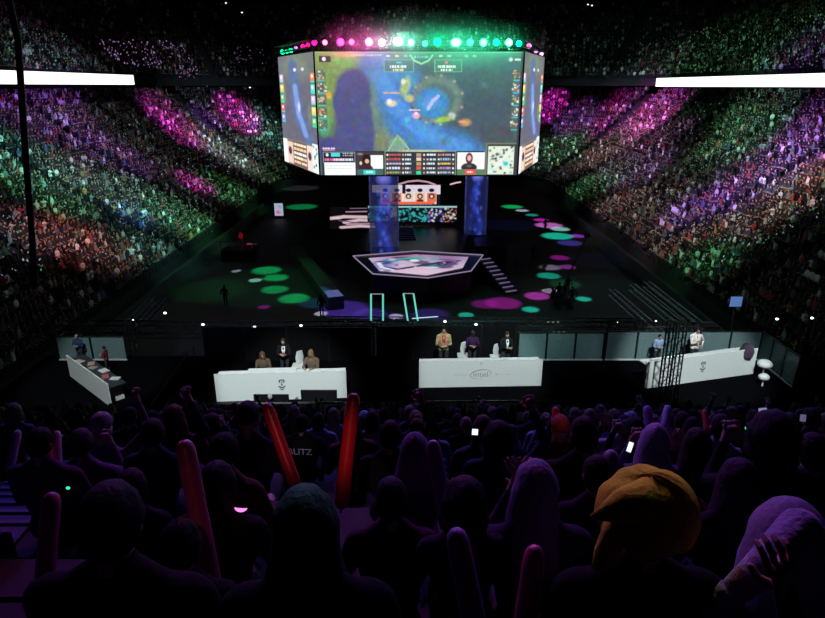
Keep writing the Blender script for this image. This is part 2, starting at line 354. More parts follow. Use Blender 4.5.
# ------------------------------------------------------------------ low detail spectator for the masses
def lowpoly(kind):
    """verts, quads/tris, region ids: 0 clothes 1 skin 2 hair 3 legs"""
    P = []; Fq = []; reg = []
    def ring(cx, cy, z, rx, ry, n, r):
        b = len(P)
        for i in range(n): a = 2*PI*(i+.5)/n; P.append((cx+rx*math.cos(a), cy+ry*math.sin(a), z)); reg.append(r)
        return b
    def loft(rs, n, r, cap=True):
        bs = [ring(*x, n, r) for x in rs]
        for a, b in zip(bs[:-1], bs[1:]):
            for i in range(n): j = (i+1) % n; Fq.append((a+i, a+j, b+j)); Fq.append((a+i, b+j, b+i))
        for i in range(1, n-1): Fq.append((bs[-1], bs[-1]+i, bs[-1]+i+1))
    loft([(0, 0, .42, .17, .12), (0, 0, .75, .2, .13), (0, .0, 1.0, .19, .1), (0, .0, 1.07, .07, .07)], 6, 0)
    loft([(0, .02, 1.04, .05, .05), (0, .03, 1.14, .08, .09), (0, .03, 1.24, .08, .09)], 6, 1)
    loft([(0, -.02, 1.1, .085, .08), (0, -.01, 1.2, .1, .105), (0, 0, 1.29, .085, .09), (0, 0, 1.33, .03, .03)], 6, 2)
    def limb(p, q, r, rg):
        p, q = V(p), V(q); b = len(P); t = (q-p).normalized(); u = t.orthogonal().normalized(); w = t.cross(u)
        for c, k in ((p, 1), (q, .7)):
            for i in range(4): a = PI/2*i; P.append(tuple(c+(u*math.cos(a)+w*math.sin(a))*r*k)); reg.append(rg)
        for i in range(4): j = (i+1) % 4; Fq.append((b+i, b+j, b+4+j)); Fq.append((b+i, b+4+j, b+4+i))
        Fq.append((b+4, b+5, b+6)); Fq.append((b+4, b+6, b+7))
    for s in (-1, 1):
        limb((s*.09, .0, .48), (s*.11, .42, .5), .085, 3)
        limb((s*.11, .42, .52), (s*.11, .42, .05), .06, 3)
        if kind == 1 or (kind == 2 and s > 0): limb((s*.2, 0, .98), (s*.27, .1, 1.25), .05, 0); limb((s*.27, .1, 1.25), (s*.22, .15, 1.48), .04, 1)
        elif kind == 3: limb((s*.2, 0, .98), (s*.22, .2, .85), .05, 0); limb((s*.22, .2, .85), (s*.04, .34, .98), .04, 1)
        else: limb((s*.2, 0, .98), (s*.24, .05, .7), .05, 0); limb((s*.24, .05, .7), (s*.12, .28, .62), .04, 1)
    return np.array(P), np.array(Fq), np.array(reg)
LP = [lowpoly(k) for k in range(4)]
PAL = [(.88, .88, .9), (.8, .82, .82), (.85, .86, .88), (.02, .02, .025), (.03, .03, .04), (.015, .015, .02), (.05, .06, .1), (.02, .02, .03), (.35, .05, .05), (.5, .06, .08), (.08, .12, .3), (.12, .3, .18), (.3, .22, .14), (.14, .14, .15), (.25, .27, .3), (.5, .35, .12), (.06, .05, .05), (.3, .45, .5)]
PALW = [2.4, 1.4, 1.4, 8, 8, 6, 4, 6, 1.2, .8, 1, .8, 1, 2, 2, .4, 3, .8]
people = []   # x,y,z,rot,depth,px,py
occ = random.Random(21)
def aisle(u, s):
    for a in (2, 15, 29, 43, 56, 69.5, 79.5, 90):
        if abs(u-a) < .62: return True
    return False
for side in (-1, 1):
    for i in range(ROWS):
        s = i*DS+.35; z = pz(i*DS)
        if i in (11, 12) and False: continue
        L1 = YC-14.
        u = .3
        while u < ULEN:
            k = 1 if u < L1 else ((12+s)/12 if u < L1+PI/2*RC else 1)
            if not aisle(u, s) and occ.random() < .93:
                x, y, a = bowl(side, u+occ.uniform(-.06, .06)/k, s); px, py, d = proj((x, y, z+1))
                if -12 < px < 838: people.append((x, y, z, (PI/2 if side < 0 else -PI/2)+PI+(a if side > 0 else -a), d, px, py, 0, side, i))
            u += .56/k
    for i in range(UROWS):
        s = i*UDS+.85; z = uz(i*UDS); L1 = YC-14.; RU = 12.
        u = .3
        while u < ULEN+15:
            k = 1 if u < L1 else ((12+s)/12 if u < L1+PI/2*RC else 1)
            if not (abs((u % 13)-6) < .6) and occ.random() < .8:
                x, y, a = bowl(side, u, s, 37.); px, py, d = proj((x, y, z+1))
                if -12 < px < 838 and py > -6: people.append((x, y, z, (PI/2 if side < 0 else -PI/2)+PI+(a if side > 0 else -a), d, px, py, 1, side, i))
            u += .6/k
# the ones that show largest become persons of their own
def mid_lit(p): return p[7] == 0 and 0 < p[5] < 825 and ((p[8] < 0 and p[6] < 292) or (p[8] > 0 and p[6] < 276))
cand = sorted([p for p in people if mid_lit(p)], key=lambda p: p[4])
N_STAND = 16
single = cand[:N_STAND]; sset = set(id(p) for p in single)
mass = [p for p in people if id(p) not in sset]
def build_mass(ps):
    rv = np.random.RandomState(3); vs, fs, cs = [], [], []; off = 0
    kinds = rv.choice(4, len(ps), p=[.5, .12, .13, .25]); pw = np.array(PALW)/sum(PALW); ci = rv.choice(len(PAL), len(ps), p=pw)
    HC = np.array([(.02, .015, .01), (.05, .03, .02), (.12, .07, .03), (.3, .22, .12), (.1, .1, .1)]); hi = rv.choice(5, len(ps), p=[.45, .25, .15, .08, .07])
    SK = np.array([(.45, .28, .2), (.55, .36, .27), (.3, .17, .1)]); si = rv.choice(3, len(ps))
    for n, p in enumerate(ps):
        P, Fq, reg = LP[kinds[n]]; a = p[3]+rv.uniform(-.3, .3); c, s = math.cos(a), math.sin(a); k = rv.uniform(.92, 1.1)
        Q = np.empty_like(P); Q[:, 0] = (P[:, 0]*c-P[:, 1]*s)*k+p[0]; Q[:, 1] = (P[:, 0]*s+P[:, 1]*c)*k+p[1]; Q[:, 2] = P[:, 2]*k+p[2]
        vs.append(Q); fs.append(Fq+off); off += len(P)
        tab = np.array([np.array(PAL[ci[n]])*rv.uniform(.7, 1.2), SK[si[n]], HC[hi[n]], (.02, .02, .03)]); cs.append(tab[reg])
    co = np.concatenate(vs); ff = np.concatenate(fs); cc = np.ones((len(co), 4), np.float32); cc[:, :3] = np.clip(np.concatenate(cs), 0, 1)
    me = bpy.data.meshes.new('crowd'); me.from_pydata(co, [], ff); at = me.attributes.new('Col', 'FLOAT_COLOR', 'POINT'); at.data.foreach_set('color', cc.ravel())
    me.materials.append(M_attr); me.update(); o = bpy.data.objects.new('crowd', me); C.objects.link(o)
    return tag(o, 'thousands of seated spectators filling the stands around the arena floor', 'crowd', kind='stuff')
build_mass(mass)
print('people', len(people))
# ------------------------------------------------------------------ detailed people
def finger_set(mb, w, d, side, up, curl=.5, mi=1):
    """five fingers from wrist w pointing along d; side is the thumb direction, up the back of the hand"""
    d = d.normalized(); side = (side-d*side.dot(d)).normalized(); nrm = d.cross(side).normalized()
    if nrm.dot(up) > 0: nrm = -nrm           # palm side
    palm = w+d*.045
    for k, (o, L) in enumerate(((.030, .070), (.011, .080), (-.010, .074), (-.030, .058))):
        b = w+d*.082+side*o; a = curl*.5; p1 = b+(d*math.cos(a)+nrm*math.sin(a)+side*o*1.5)*L*.45
        a2 = curl*1.6; p2 = p1+(d*math.cos(a2)+nrm*math.sin(a2))*L*.33; a3 = curl*2.4; p3 = p2+(d*math.cos(a3)+nrm*math.sin(a3))*L*.24
        mb.capsule(b-d*.015, p1, .0095, .0085, 8, mi); mb.capsule(p1, p2, .0085, .008, 8, mi); mb.capsule(p2, p3, .008, .0065, 8, mi)
    t0 = w+d*.03+side*.03; t1 = t0+(d*.7+side*.8+nrm*.3).normalized()*.035; t2 = t1+(d*.9+side*.25+nrm*.5).normalized()*.03
    mb.capsule(t0, t1, .012, .0105, 8, mi); mb.capsule(t1, t2, .0105, .0085, 8, mi)
def ik(S, T, l1, l2, pole):
    d = T-S; L = min(d.length, (l1+l2)*.99); d.normalize(); T = S+d*L
    a = (l1*l1-l2*l2+L*L)/(2*L); h = math.sqrt(max(l1*l1-a*a, 0)); pole = (pole-d*pole.dot(d)).normalized()
    return S+d*a+pole*h, T
def body(name, hl, hr, seated=True, wide=1., curl=.6, vox=.014, lean=0., tie=None):
    """one continuous figure facing +Y, base between the feet; hands at the local points hl and hr"""
    prim = []      # (p,q,rp,rq,mat)
    dz = 0 if seated else .38
    hipz = .52+dz; sh = 1.0+dz; ln = lean
    def cap_(p, q, a, b, m): prim.append((V(p), V(q), a, b, m))
    mb = MB()
    mb.ell((0, 0, hipz+.03), (.165*wide, .135, .12)); cap_((-.07, 0, hipz+.03), (.07, 0, hipz+.03), .12, .12, 0)
    mb.ell((0, ln*.3, hipz+.2), (.15*wide, .115, .17)); mb.ell((0, ln*.7, sh-.16), (.18*wide, .12, .2)); cap_((-.06, ln*.6, hipz+.15), (-.06, ln*.7, sh-.1), .12, .12, 0); cap_((.06, ln*.6, hipz+.15), (.06, ln*.7, sh-.1), .12, .12, 0)
    mb.capsule((-.165*wide, ln, sh-.03), (.165*wide, ln, sh-.03), .068); cap_((-.165*wide, ln, sh-.03), (.165*wide, ln, sh-.03), .068, .068, 0)
    for s in (-1, 1): mb.capsule((s*.13*wide, ln, sh-.02), (s*.03, ln, sh+.065), .05, .052); cap_((s*.16*wide, ln, sh-.02), (s*.03, ln, sh+.06), .05, .052, 0)
    mb.capsule((0, ln, sh+.0), (0, ln+.01, sh+.13), .056, .05); cap_((0, ln, sh+.08), (0, ln+.01, sh+.13), .05, .05, 1)
    hc = V((0, ln+.025, sh+.2))
    mb.ell(hc, (.074, .092, .108), 18, 12); cap_(hc-V((0, 0, .03)), hc+V((0, 0, .03)), .08, .08, 1)
    mb.ell(hc+V((0, .035, -.055)), (.055, .06, .055), 14, 8)                      # jaw
    mb.capsule(hc+V((0, .088, .012)), hc+V((0, .105, -.022)), .010, .014, 8)      # nose
    for s in (-1, 1): mb.ell(hc+V((s*.076, -.002, -.008)), (.012, .02, .03), 8, 6)
    arms = []
    for s, T in ((-1, hl), (1, hr)):
        S = V((s*.19*wide, ln, sh-.035)); T = V(T); T.z += dz; E, W = ik(S, T, .29, .25, V((s*.5, -.25, -1)))
        mb.capsule(S, E, .058, .044); mb.capsule(E, W, .044, .030); cap_(S, E, .058, .044, 0); cap_(E, E+(W-E)*.93, .044, .03, 0)
        d = (W-E).normalized(); mb.capsule(W, W+d*.07, .03, .034); cap_(W, W+d*.07, .032, .034, 1); arms.append((s, W, d))
    for s in (-1, 1):
        if seated:
            H, K, A = V((s*.085, .0, hipz)), V((s*.11, .42, .50)), V((s*.11, .40, .09))
        else: H, K, A = V((s*.09, 0, hipz)), V((s*.1, .03, .5)), V((s*.1, 0, .09))
        mb.capsule(H, K, .088*wide, .06); mb.capsule(K, A, .058, .042); cap_(H, K, .088, .06, 2); cap_(K, A, .058, .042, 2)
        mb.capsule(A-V((0, .03, .04)), A+V((0, .13, -.05)), .042, .036); cap_(A-V((0, .03, .04)), A+V((0, .13, -.05)), .042, .036, 3)
    me = mb.mesh(name, [M_cloth]); tmp = bpy.data.objects.new('tmp', me); C.objects.link(tmp)
    rm = tmp.modifiers.new('r', 'REMESH'); rm.mode = 'VOXEL'; rm.voxel_size = vox; rm.use_smooth_shade = True
    sm = tmp.modifiers.new('s', 'SMOOTH'); sm.iterations = 4; sm.factor = .5
    dg = bpy.context.evaluated_depsgraph_get(); dg.update(); out = bpy.data.meshes.new_from_object(tmp.evaluated_get(dg))
    bpy.data.objects.remove(tmp); bpy.data.meshes.remove(me)
    n = len(out.vertices); co = np.empty(n*3); out.vertices.foreach_get('co', co); co = co.reshape(-1, 3)
    best = np.full(n, 1e9); lab = np.zeros(n, int)
    for p, q, a, b, m in prim:
        p_, q_ = np.array(p), np.array(q); L = q_-p_; t = np.clip(((co-p_)@L)/(L@L+1e-9), 0, 1); d = np.linalg.norm(co-p_-t[:, None]*L, axis=1)-(a+(b-a)*t)
        w = d < best; best[w] = d[w]; lab[w] = m
    ex = MB(); ex.v = [tuple(x) for x in co]; ex.f = [tuple(p.vertices) for p in out.polygons]; ex.m = [int(np.bincount(lab[list(f)]).argmax()) for f in ex.f]
    for s, W, d in arms:
        finger_set(ex, W, d, V((-s, .2, .3)), V((0, -.3, 1)) if d.z < .6 else V((0, -1, .2)), curl)
    for s in (-1, 1):
        ex.ell(hc+V((s*.03, .083, .012)), (.012, .009, .007), 8, 6, 4)
        ex.capsule(hc+V((s*.018, .091, .03)), hc+V((s*.042, .082, .03)), .004, .004, 6, 4)
    ex.capsule(hc+V((-.02, .09, -.05)), hc+V((.02, .09, -.05)), .0055, .0055, 6, 5)
    if tie is not None:
        for k in range(6): pass
    res = ex.mesh(name, [M_cloth, M_skin, M_trous, M_shoe, M_eye, M_lip], True); bpy.data.meshes.remove(out)
    return res, hc
def shell(hc, rad, th_front, th_back, grow=1.12, curtain=0, flare=1.2, ridge=.025, seed=0, nphi=40, nth=12, tip=0):
    rr = random.Random(seed); ph = [rr.uniform(0, 6) for _ in range(4)]; vs = []; fs = []; rings = nth+(6 if curtain else 0)
    for j in range(rings+1):
        for i in range(nphi):
            a = 2*PI*i/nphi; front = (1+math.sin(a))/2; front = front*front
            lim = th_back+(th_front-th_back)*front
            rd = 1+ridge*(.8*math.sin(a*17+ph[0]+j*.7)+.6*math.sin(a*31+ph[1]+j*1.1)+1.1*math.sin(a*5+ph[2]+j*.9)+.9*math.sin(a*3+ph[3]-j*.6))
            if j <= nth:
                t = lim*j/nth
                p = V((rad[0]*grow*rd*math.sin(t)*math.cos(a), rad[1]*grow*rd*math.sin(t)*math.sin(a), rad[2]*grow*(1+tip*max(0, 1-t))*math.cos(t)))
            else:
                k = (j-nth)/6.; t = lim; g = 1+(flare-1)*k*(1-front)
                p = V((rad[0]*grow*rd*math.sin(t)*math.cos(a)*g, rad[1]*grow*rd*math.sin(t)*math.sin(a)*(g if math.sin(a) < 0 else 1), rad[2]*grow*math.cos(t)-curtain*k*(1-front)**.35))
            vs.append(hc+p)
        if j:
            for i in range(nphi):
                b = (j-1)*nphi; c = (i+1) % nphi; fs.append((b+i, b+nphi+i, b+nphi+c, b+c))
    b = rings*nphi; base = len(vs)
    for i in range(nphi): p = V(vs[b+i]); q = hc+(p-hc)*.82; q.z = p.z+.006; vs.append(q)
    for i in range(nphi): c = (i+1) % nphi; fs.append((b+i, base+i, base+c, b+c))
    return MB().add(vs, fs)
HR = (.074, .092, .108)
def headwear(kind, hc, seed=0):
    D = math.radians
    if kind == 'short': return shell(hc, HR, D(62), D(122), 1.13, seed=seed), 'hair'
    if kind == 'long': return shell(hc, HR, D(58), D(105), 1.17, curtain=.28, flare=1.55, ridge=.035, seed=seed), 'hair'
    if kind == 'bob': return shell(hc, HR, D(58), D(108), 1.22, curtain=.09, flare=1.1, seed=seed), 'hair'
    if kind == 'bushy': return shell(hc, HR, D(64), D(120), 1.5, ridge=.05, seed=seed, curtain=.06), 'hair'
    if kind == 'bun':
        m = shell(hc, HR, D(60), D(118), 1.1, seed=seed); m.ell(hc+V((0, -.085, .075)), (.045, .045, .04)); return m, 'hair'
    if kind == 'ponytail':
        m = shell(hc, HR, D(60), D(118), 1.1, seed=seed); m.tube([hc+V((0, -.095, .04)), hc+V((0, -.15, .0)), hc+V((0, -.15, -.12)), hc+V((0, -.12, -.2))], [.02, .035, .03, .008], 10); return m, 'hair'
    if kind == 'hood': return shell(hc+V((0, -.012, .0)), HR, D(72), D(112), 1.36, curtain=.13, flare=1.45, ridge=.012, seed=seed, tip=.06), 'hood'
    if kind == 'beanie':
        m = shell(hc+V((0, 0, .012)), HR, D(74), D(86), 1.2, ridge=.012, seed=seed); return m, 'knitted_cap'
    if kind == 'cap':
        m = shell(hc+V((0, 0, .01)), HR, D(72), D(92), 1.16, ridge=.003, seed=seed)
        vs = []; n = 10
        for k in range(n+1): a = PI*k/n; vs.append(hc+V((.075*math.cos(a), .09+.0*math.sin(a), .042))); vs.append(hc+V((.08*math.cos(a), .09+.085*math.sin(a), .028)))
        fs = [(2*k, 2*k+1, 2*k+3, 2*k+2) for k in range(n)]; m.add(vs, fs); m.add([V(v)-V((0, 0, .006)) for v in vs], [f[::-1] for f in fs]); return m, 'cap'
LAPL, LAPR = (-.14, .28, .66), (.14, .28, .66)
VAR = {}
def variant(key, *a, **k):
    if key not in VAR: VAR[key] = body('body_'+key, *a, **k)
    return VAR[key]
def poses(key):
    return {
        'lap': lambda: variant('lap', LAPL, LAPR), 'clap': lambda: variant('clap', (-.035, .33, .98), (.035, .33, .98), curl=.15),
        'up_r': lambda: variant('up_r', LAPL, (.24, .2, 1.38), curl=1.1), 'up_l': lambda: variant('up_l', (-.24, .2, 1.38), LAPR, curl=1.1),
        'both': lambda: variant('both', (-.3, .14, 1.42), (.3, .14, 1.42), curl=.3), 'phone': lambda: variant('phone', (-.05, .34, 1.0), (.05, .34, 1.0), curl=.9),
        'broad': lambda: variant('broad', LAPL, LAPR, wide=1.15), 'lean': lambda: variant('lean', (-.16, .4, .72), (.16, .4, .72), lean=.14),
        'desk': lambda: variant('desk', (-.13, .36, .80), (.13, .36, .80)), 'stand': lambda: variant('stand', (-.1, .26, .74), (.1, .26, .76), seated=False),
        'stand_hand': lambda: variant('stand_hand', (-.22, .1, .62), (.06, .3, .85), seated=False), 'stand_idle': lambda: variant('stand_idle', (-.26, .03, .5), (.26, .03, .5), seated=False)}[key]()
HM = {}
def head_mesh(kind, bk, hc, v=0):
    key = (kind, bk, v)
    if key not in HM:
        m, nm = headwear(kind, hc, v*7+3); HM[key] = (m.mesh(nm, M_hair, True), nm)
    return HM[key]
def person(loc, rz, pose, wear, cloth, hair, label, group=None, scale=1., name='person', tilt=0):
    me, hc = poses(pose); o = bpy.data.objects.new(name, me); C.objects.link(o)
    o.location = loc; o.rotation_euler = (tilt, 0, rz); o.scale = (scale,)*3; o.color = (*cloth, 1)
    if wear:
        hm, nm = head_mesh(wear, pose, hc, R.randint(0, 2)); h = bpy.data.objects.new(nm, hm); C.objects.link(h); h.parent = o; h.color = (*hair, 1)
        if nm == 'hood':
            h2, n2 = head_mesh('short', pose, hc, 0); q = bpy.data.objects.new('hair', h2); C.objects.link(q); q.parent = o; q.color = (.02, .015, .01, 1)
    return tag(o, label, 'person', group)
ORD = ['first', 'second', 'third', 'fourth', 'fifth', 'sixth', 'seventh', 'eighth', 'ninth', 'tenth', 'eleventh', 'twelfth', 'thirteenth', 'fourteenth', 'fifteenth', 'sixteenth', 'seventeenth', 'eighteenth', 'nineteenth', 'twentieth']
def ordn(n):
    if n < 20: return ORD[n]
    t = ['', '', 'twenty', 'thirty', 'forty'][(n+1)//10]; u = (n+1) % 10
    return (t+'-'+ORD[u-1]) if u else {'twenty': 'twentieth', 'thirty': 'thirtieth', 'forty': 'fortieth'}[t]
CLO = [('black', (.012, .012, .015)), ('dark grey', (.05, .05, .055)), ('navy', (.02, .03, .08)), ('grey', (.14, .14, .15)), ('white', (.5, .5, .52)), ('dark red', (.14, .015, .02)), ('brown', (.08, .05, .03)), ('dark green', (.02, .06, .04)), ('pale blue', (.2, .27, .36)), ('black', (.01, .01, .012)), ('dark purple', (.07, .03, .1))]
HAI = [('black', (.008, .007, .007)), ('dark brown', (.025, .014, .008)), ('brown', (.06, .033, .018)), ('black', (.01, .008, .008)), ('blond', (.32, .22, .11))]
# ------------------------------------------------------------------ own stand: terraces with bench ledges, rows of spectators
RY = lambda k: 1.5+.8*k
RZ = lambda k: 14.98-.425*k-1.31     # tread height of row k
mb = MB()
for k in range(-1, 17):
    y0 = RY(k)-.36; z = RZ(k)
    mb.box((0, y0+.4, z-1.0), (36, .8, 2.0)); mb.box((0, y0+.2, z+.21), (36, .3, .42))
mb.obj('floor_terrace', M_conc, kind='structure')
# stair aisle on the left, purple light put into the tread and strip colours
AX = lambda y: -2.3-.31*y
mb = MB()
for k in range(0, 16):
    for h in range(2):
        y = RY(k)-.36+.4*h; z = RZ(k)+.44-.21*h
        mb.box((AX(y)-.05, y+.2, z-.1), (1.05, .4, .22), mi=0); mb.box((AX(y)-.05, y+.38, z+.018), (1.05, .04, .015), mi=1)
        mb.box((AX(y)-.05, y+.2, z+.013), (1.0, .06, .008), mi=1)
mb.obj('stair_aisle', [mat('aisle_purple_lit', (.09, .08, .16), .8, noise=.3, nscale=8), mat('nosing_strip', (.13, .12, .22), .5, noise=.1)], label='stepped aisle with pale nosing strips running down between the seats at left', cat='stairs')
HERO = [ # px, top py, depth, pose, wear, cloth, hair, scale, label
 (103, 482, 1.75, 'broad', 'short', (.008, .008, .01), (.006, .006, .008), 1.05, 'person in black with short black hair, large dark head nearest the camera at lower left'),
 (302, 488, 1.62, 'lap', 'long', (.008, .008, .01), (.012, .03, .03), 1., 'person with long straight dark hair with a teal sheen, front and centre-left'),  # teal sheen is put into the hair colour
 (797, 501, 1.85, 'lap', 'hood', (.16, .13, .2), (.3, .26, .36), 1.08, 'person in a pale purple hood with a hand raised, at lower right corner'),
 (176, 520, 2.35, 'lap', 'short', (.008, .008, .01), (.006, .006, .008), .92, 'person with short black hair sitting low behind the tall red clapper stick'),
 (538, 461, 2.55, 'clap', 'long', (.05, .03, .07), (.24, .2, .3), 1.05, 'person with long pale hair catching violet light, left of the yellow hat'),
 (466, 477, 2.5, 'lap', 'bushy', (.02, .012, .03), (.02, .012, .018), .82, 'person with bushy dark hair in the shadow below the centre desk'),
 (744, 459, 2.75, 'lap', 'long', (.02, .012, .03), (.04, .025, .045), .95, 'person with long dark hair between the yellow hat and the pale hood'),
 (214, 463, 2.9, 'lap', 'bob', (.01, .01, .015), (.01, .009, .012), .95, 'person with dark bobbed hair left of the glowing pink bracelet'),
 (392, 478, 2.8, 'lean', 'short', (.05, .015, .04), (.02, .01, .02), .9, 'person in a dark plum jacket leaning forward left of centre'),
 (780, 410, 3.15, 'phone', 'bushy', (.015, .013, .02), (.02, .014, .014), 1., 'person with a big dark curly head of hair, holding up a phone at right'),
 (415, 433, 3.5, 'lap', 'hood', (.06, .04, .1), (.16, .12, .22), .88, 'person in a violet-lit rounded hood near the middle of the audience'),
 (586, 416, 3.9, 'broad', 'short', (.01, .01, .014), (.012, .009, .01), 1.05, 'broad-shouldered person in black right of the thin red clapper stick'),
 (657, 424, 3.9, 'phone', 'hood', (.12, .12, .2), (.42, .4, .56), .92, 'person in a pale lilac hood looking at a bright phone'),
 (700, 428, 3.9, 'clap', 'long', (.05, .02, .03), (.03, .018, .014), .95, 'person with long brown hair in a dark red jacket right of the lilac hood'),
 (36, 427, 4.3, 'broad', 'short', (.06, .025, .06), (.006, .005, .006), 1., 'person with short black hair at far left, clapper sticks on both sides'),
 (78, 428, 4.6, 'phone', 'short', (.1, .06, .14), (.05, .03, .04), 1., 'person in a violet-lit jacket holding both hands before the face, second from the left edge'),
 (150, 418, 4.6, 'up_r', 'short', (.02, .02, .05), (.02, .012, .02), 1., 'person in dark blue with one arm raised left of the tall red clapper stick'),
 (247, 402, 4.6, 'lean', 'cap', (.02, .02, .04), (.02, .015, .02), 1.05, 'person in a dark cap between the two leaning red clapper sticks at left'),
 (390, 420, 4.4, 'up_r', 'short', (.012, .012, .02), (.008, .007, .008), .95, 'person in black right of the upright red clapper stick, one arm raised'),
 (600, 455, 2.9, 'lap', 'short', (.02, .01, .03), (.01, .008, .01), .85, 'person half hidden behind the yellow plush hat'),
 (301, 414, 7.4, 'broad', 'short', (.01, .01, .012), (.01, .01, .01), 1., 'person in a black shirt with pale lettering on the back, between the leaning clapper sticks'),
 (128, 470, 3.4, 'lap', 'bob', (.012, .01, .02), (.01, .008, .01), .85, 'person with dark bobbed hair on the aisle behind the large black head'),
]
hero_pos = []
for px, py, d, pose, wear, cl, ha, scl, lab in HERO:
    hc = poses(pose)[1]; top = at_d(px, py, d); loc = V((top.x-hc.x*scl, top.y-hc.y*scl, top.z-(hc.z+.12*(1.25 if wear == 'hood' else (1.45 if wear == 'bushy' else 1.1)))*scl))
    o = person(loc, R.uniform(-.06, .06), pose, wear, cl, ha, lab, scale=scl); hero_pos.append((top.x, top.y)); 
    if 'lettering' in lab: letter_person = o
nf = 0
KEEP = {}
for k in range(1, 17):
    y = RY(k); hz = RZ(k); dd = y*cosP+(16-hz-1.2)*sinP; half = 412.5/F*dd+.15; xs = []
    x = -half+R.uniform(0, .5); idx = 0
    while x < half:
        if abs(x-AX(y)) > .8 and not any(abs(x-hx) < .42 and abs(y+.05-hy) < .62 for hx, hy in hero_pos) and R.random() < .95 and not (k < 8 and abs(proj((x, y, hz+1.3))[0]-302) < 27): xs.append(x)
        x += R.uniform(.6, .74) if k > 2 else R.uniform(.62, .75)
    for idx, x in enumerate(xs):
        cn, cc = R.choice(CLO); hn, hh = R.choice(HAI); wear = R.choices(['short', 'long', 'bob', 'bun', 'ponytail', 'beanie', 'cap', 'hood', 'bushy'], [10, 5, 3, 1.5, 1.5, 1, 1, 1, .6])[0]
        pose = R.choices(['lap', 'clap', 'up_r', 'up_l', 'both', 'phone', 'broad', 'lean'], [8, 3, .5, .5, .15, 1.2, 3, 2.5])[0]
        if k <= 2 and pose in ('both', 'up_r', 'up_l'): pose = 'lap'
        if wear == 'beanie': what = cn+' knitted cap'; hh = [min(c*1.6+.02, .5) for c in cc]
        elif wear == 'cap': what = cn+' peaked cap'; hh = cc
        elif wear == 'hood': what = cn+' hood pulled up'; hh = cc
        else: what = {'short': 'short', 'long': 'long', 'bob': 'bobbed', 'bun': 'tied-up', 'ponytail': 'ponytailed', 'bushy': 'bushy'}[wear]+' '+hn+' hair'
        person((x, y+R.uniform(-.06, .04), hz+R.uniform(-.015, .0)), R.uniform(-.25, .25), pose, wear, cc, hh,
               'spectator with %s, %s from left, %s row below the camera' % (what, ordn(idx), ordn(k)), 'spectators in the rows below the camera', scale=R.uniform(.94, 1.05)); nf += 1
print('fore people', nf+len(HERO))
srow = {}
for p in single: srow.setdefault((p[8], p[9]), []).append(p)
for (side, row), ps in srow.items():
    ps.sort(key=lambda p: p[1])
    for i, p in enumerate(ps):
        cn, cc = R.choice(CLO); cc = [min(1, c*2.2) for c in cc]; hn, hh = R.choice(HAI)
        person((p[0], p[1], p[2]), p[3]+R.uniform(-.2, .2), R.choice(['lap', 'clap', 'lap', 'phone']), R.choice(['short', 'long', 'bob']), cc, hh,
               'spectator in %s in row %s of the %s stand, %s from its near end' % (cn, ['one', 'two', 'three', 'four', 'five', 'six', 'seven', 'eight', 'nine', 'ten', 'eleven', 'twelve', 'thirteen', 'fourteen', 'fifteen', 'sixteen', 'seventeen', 'eighteen', 'nineteen', 'twenty', 'twenty-one', 'twenty-two', 'twenty-three', 'twenty-four', 'twenty-five'][row], 'left' if side < 0 else 'right', ordn(i)), 'nearest lit spectators in the side stands')
# yellow plush hat and its wearer
yl = at_d(651, 474, 1.85)
def plush_hat():
    c = V((0, 0, 0)); vs = []; fs = []; n = 44; m = 18
    for j in range(m+1):
        t = PI*.60*j/m
        for i in range(n):
            a = 2*PI*i/n; seam = 1-.055*math.exp(-((math.sin(a-.6))/.10)**2)*math.sin(t); lump = 1+.02*math.sin(a*7+j*.9)+.018*math.sin(a*3+j*.5)
            r = seam*lump
            flat = 1+.10*max(0, math.cos(t))*math.cos(a*2)
            vs.append((.152*r*math.sin(t)*math.cos(a)*flat, .15*r*math.sin(t)*math.sin(a), .142*r*math.cos(t)))
    for j in range(m):
        for i in range(n): b = j*n; q = (i+1) % n; fs.append((b+i, b+n+i, b+n+q, b+q))
    b = m*n; base = len(vs)
    for i in range(n): p = V(vs[b+i]); vs.append((p.x*.75, p.y*.75, p.z+.01))
    for i in range(n): q = (i+1) % n; fs.append((b+i, base+i, base+q, b+q))
    return MB().add(vs, fs)
M_plush = mat('yellow_plush', (.5, .42, .04), .95, spec=.1, noise=.35, nscale=70, bump=.5)
hc = poses('broad')[1]
loc = V((yl.x+.005, yl.y-hc.y, yl.z-.142-hc.z-.035))
wp = person(loc, 0, 'broad', 'short', (.006, .006, .008), (.01, .008, .008), 'person in black wearing a large yellow plush hat, at lower right of centre')
hat = plush_hat().obj('plush_hat', M_plush, wp, True, label='big mustard-yellow plush hat'); hat.location = hc+V((0, 0, .035)); hat.rotation_euler = (0, -.08, .2)
# pointed brim at the left and hanging flap
bm = MB(); bm.tube([(-.02, -.05, .09), (-.12, -.06, .098), (-.215, -.06, .085)], [.07, .05, .006], 14, flat=.8); o = bm.obj('brim', M_plush, hat, True)
bm = MB(); bm.tube([(-.1, -.03, .05), (-.13, -.045, -.02), (-.16, -.05, -.07), (-.185, -.045, -.12)], [.06, .055, .045, .02], 14, flat=.75); o = bm.obj('ear_flap', M_plush, hat, True)
bm = MB()
bm.tube([(.15*math.sin(k*.17)*.72, -.15*math.sin(k*.17)*.62, .142*math.cos(k*.17)) for k in range(0, 11)], .011, 8); bm.obj('seam', M_plush, hat, True)
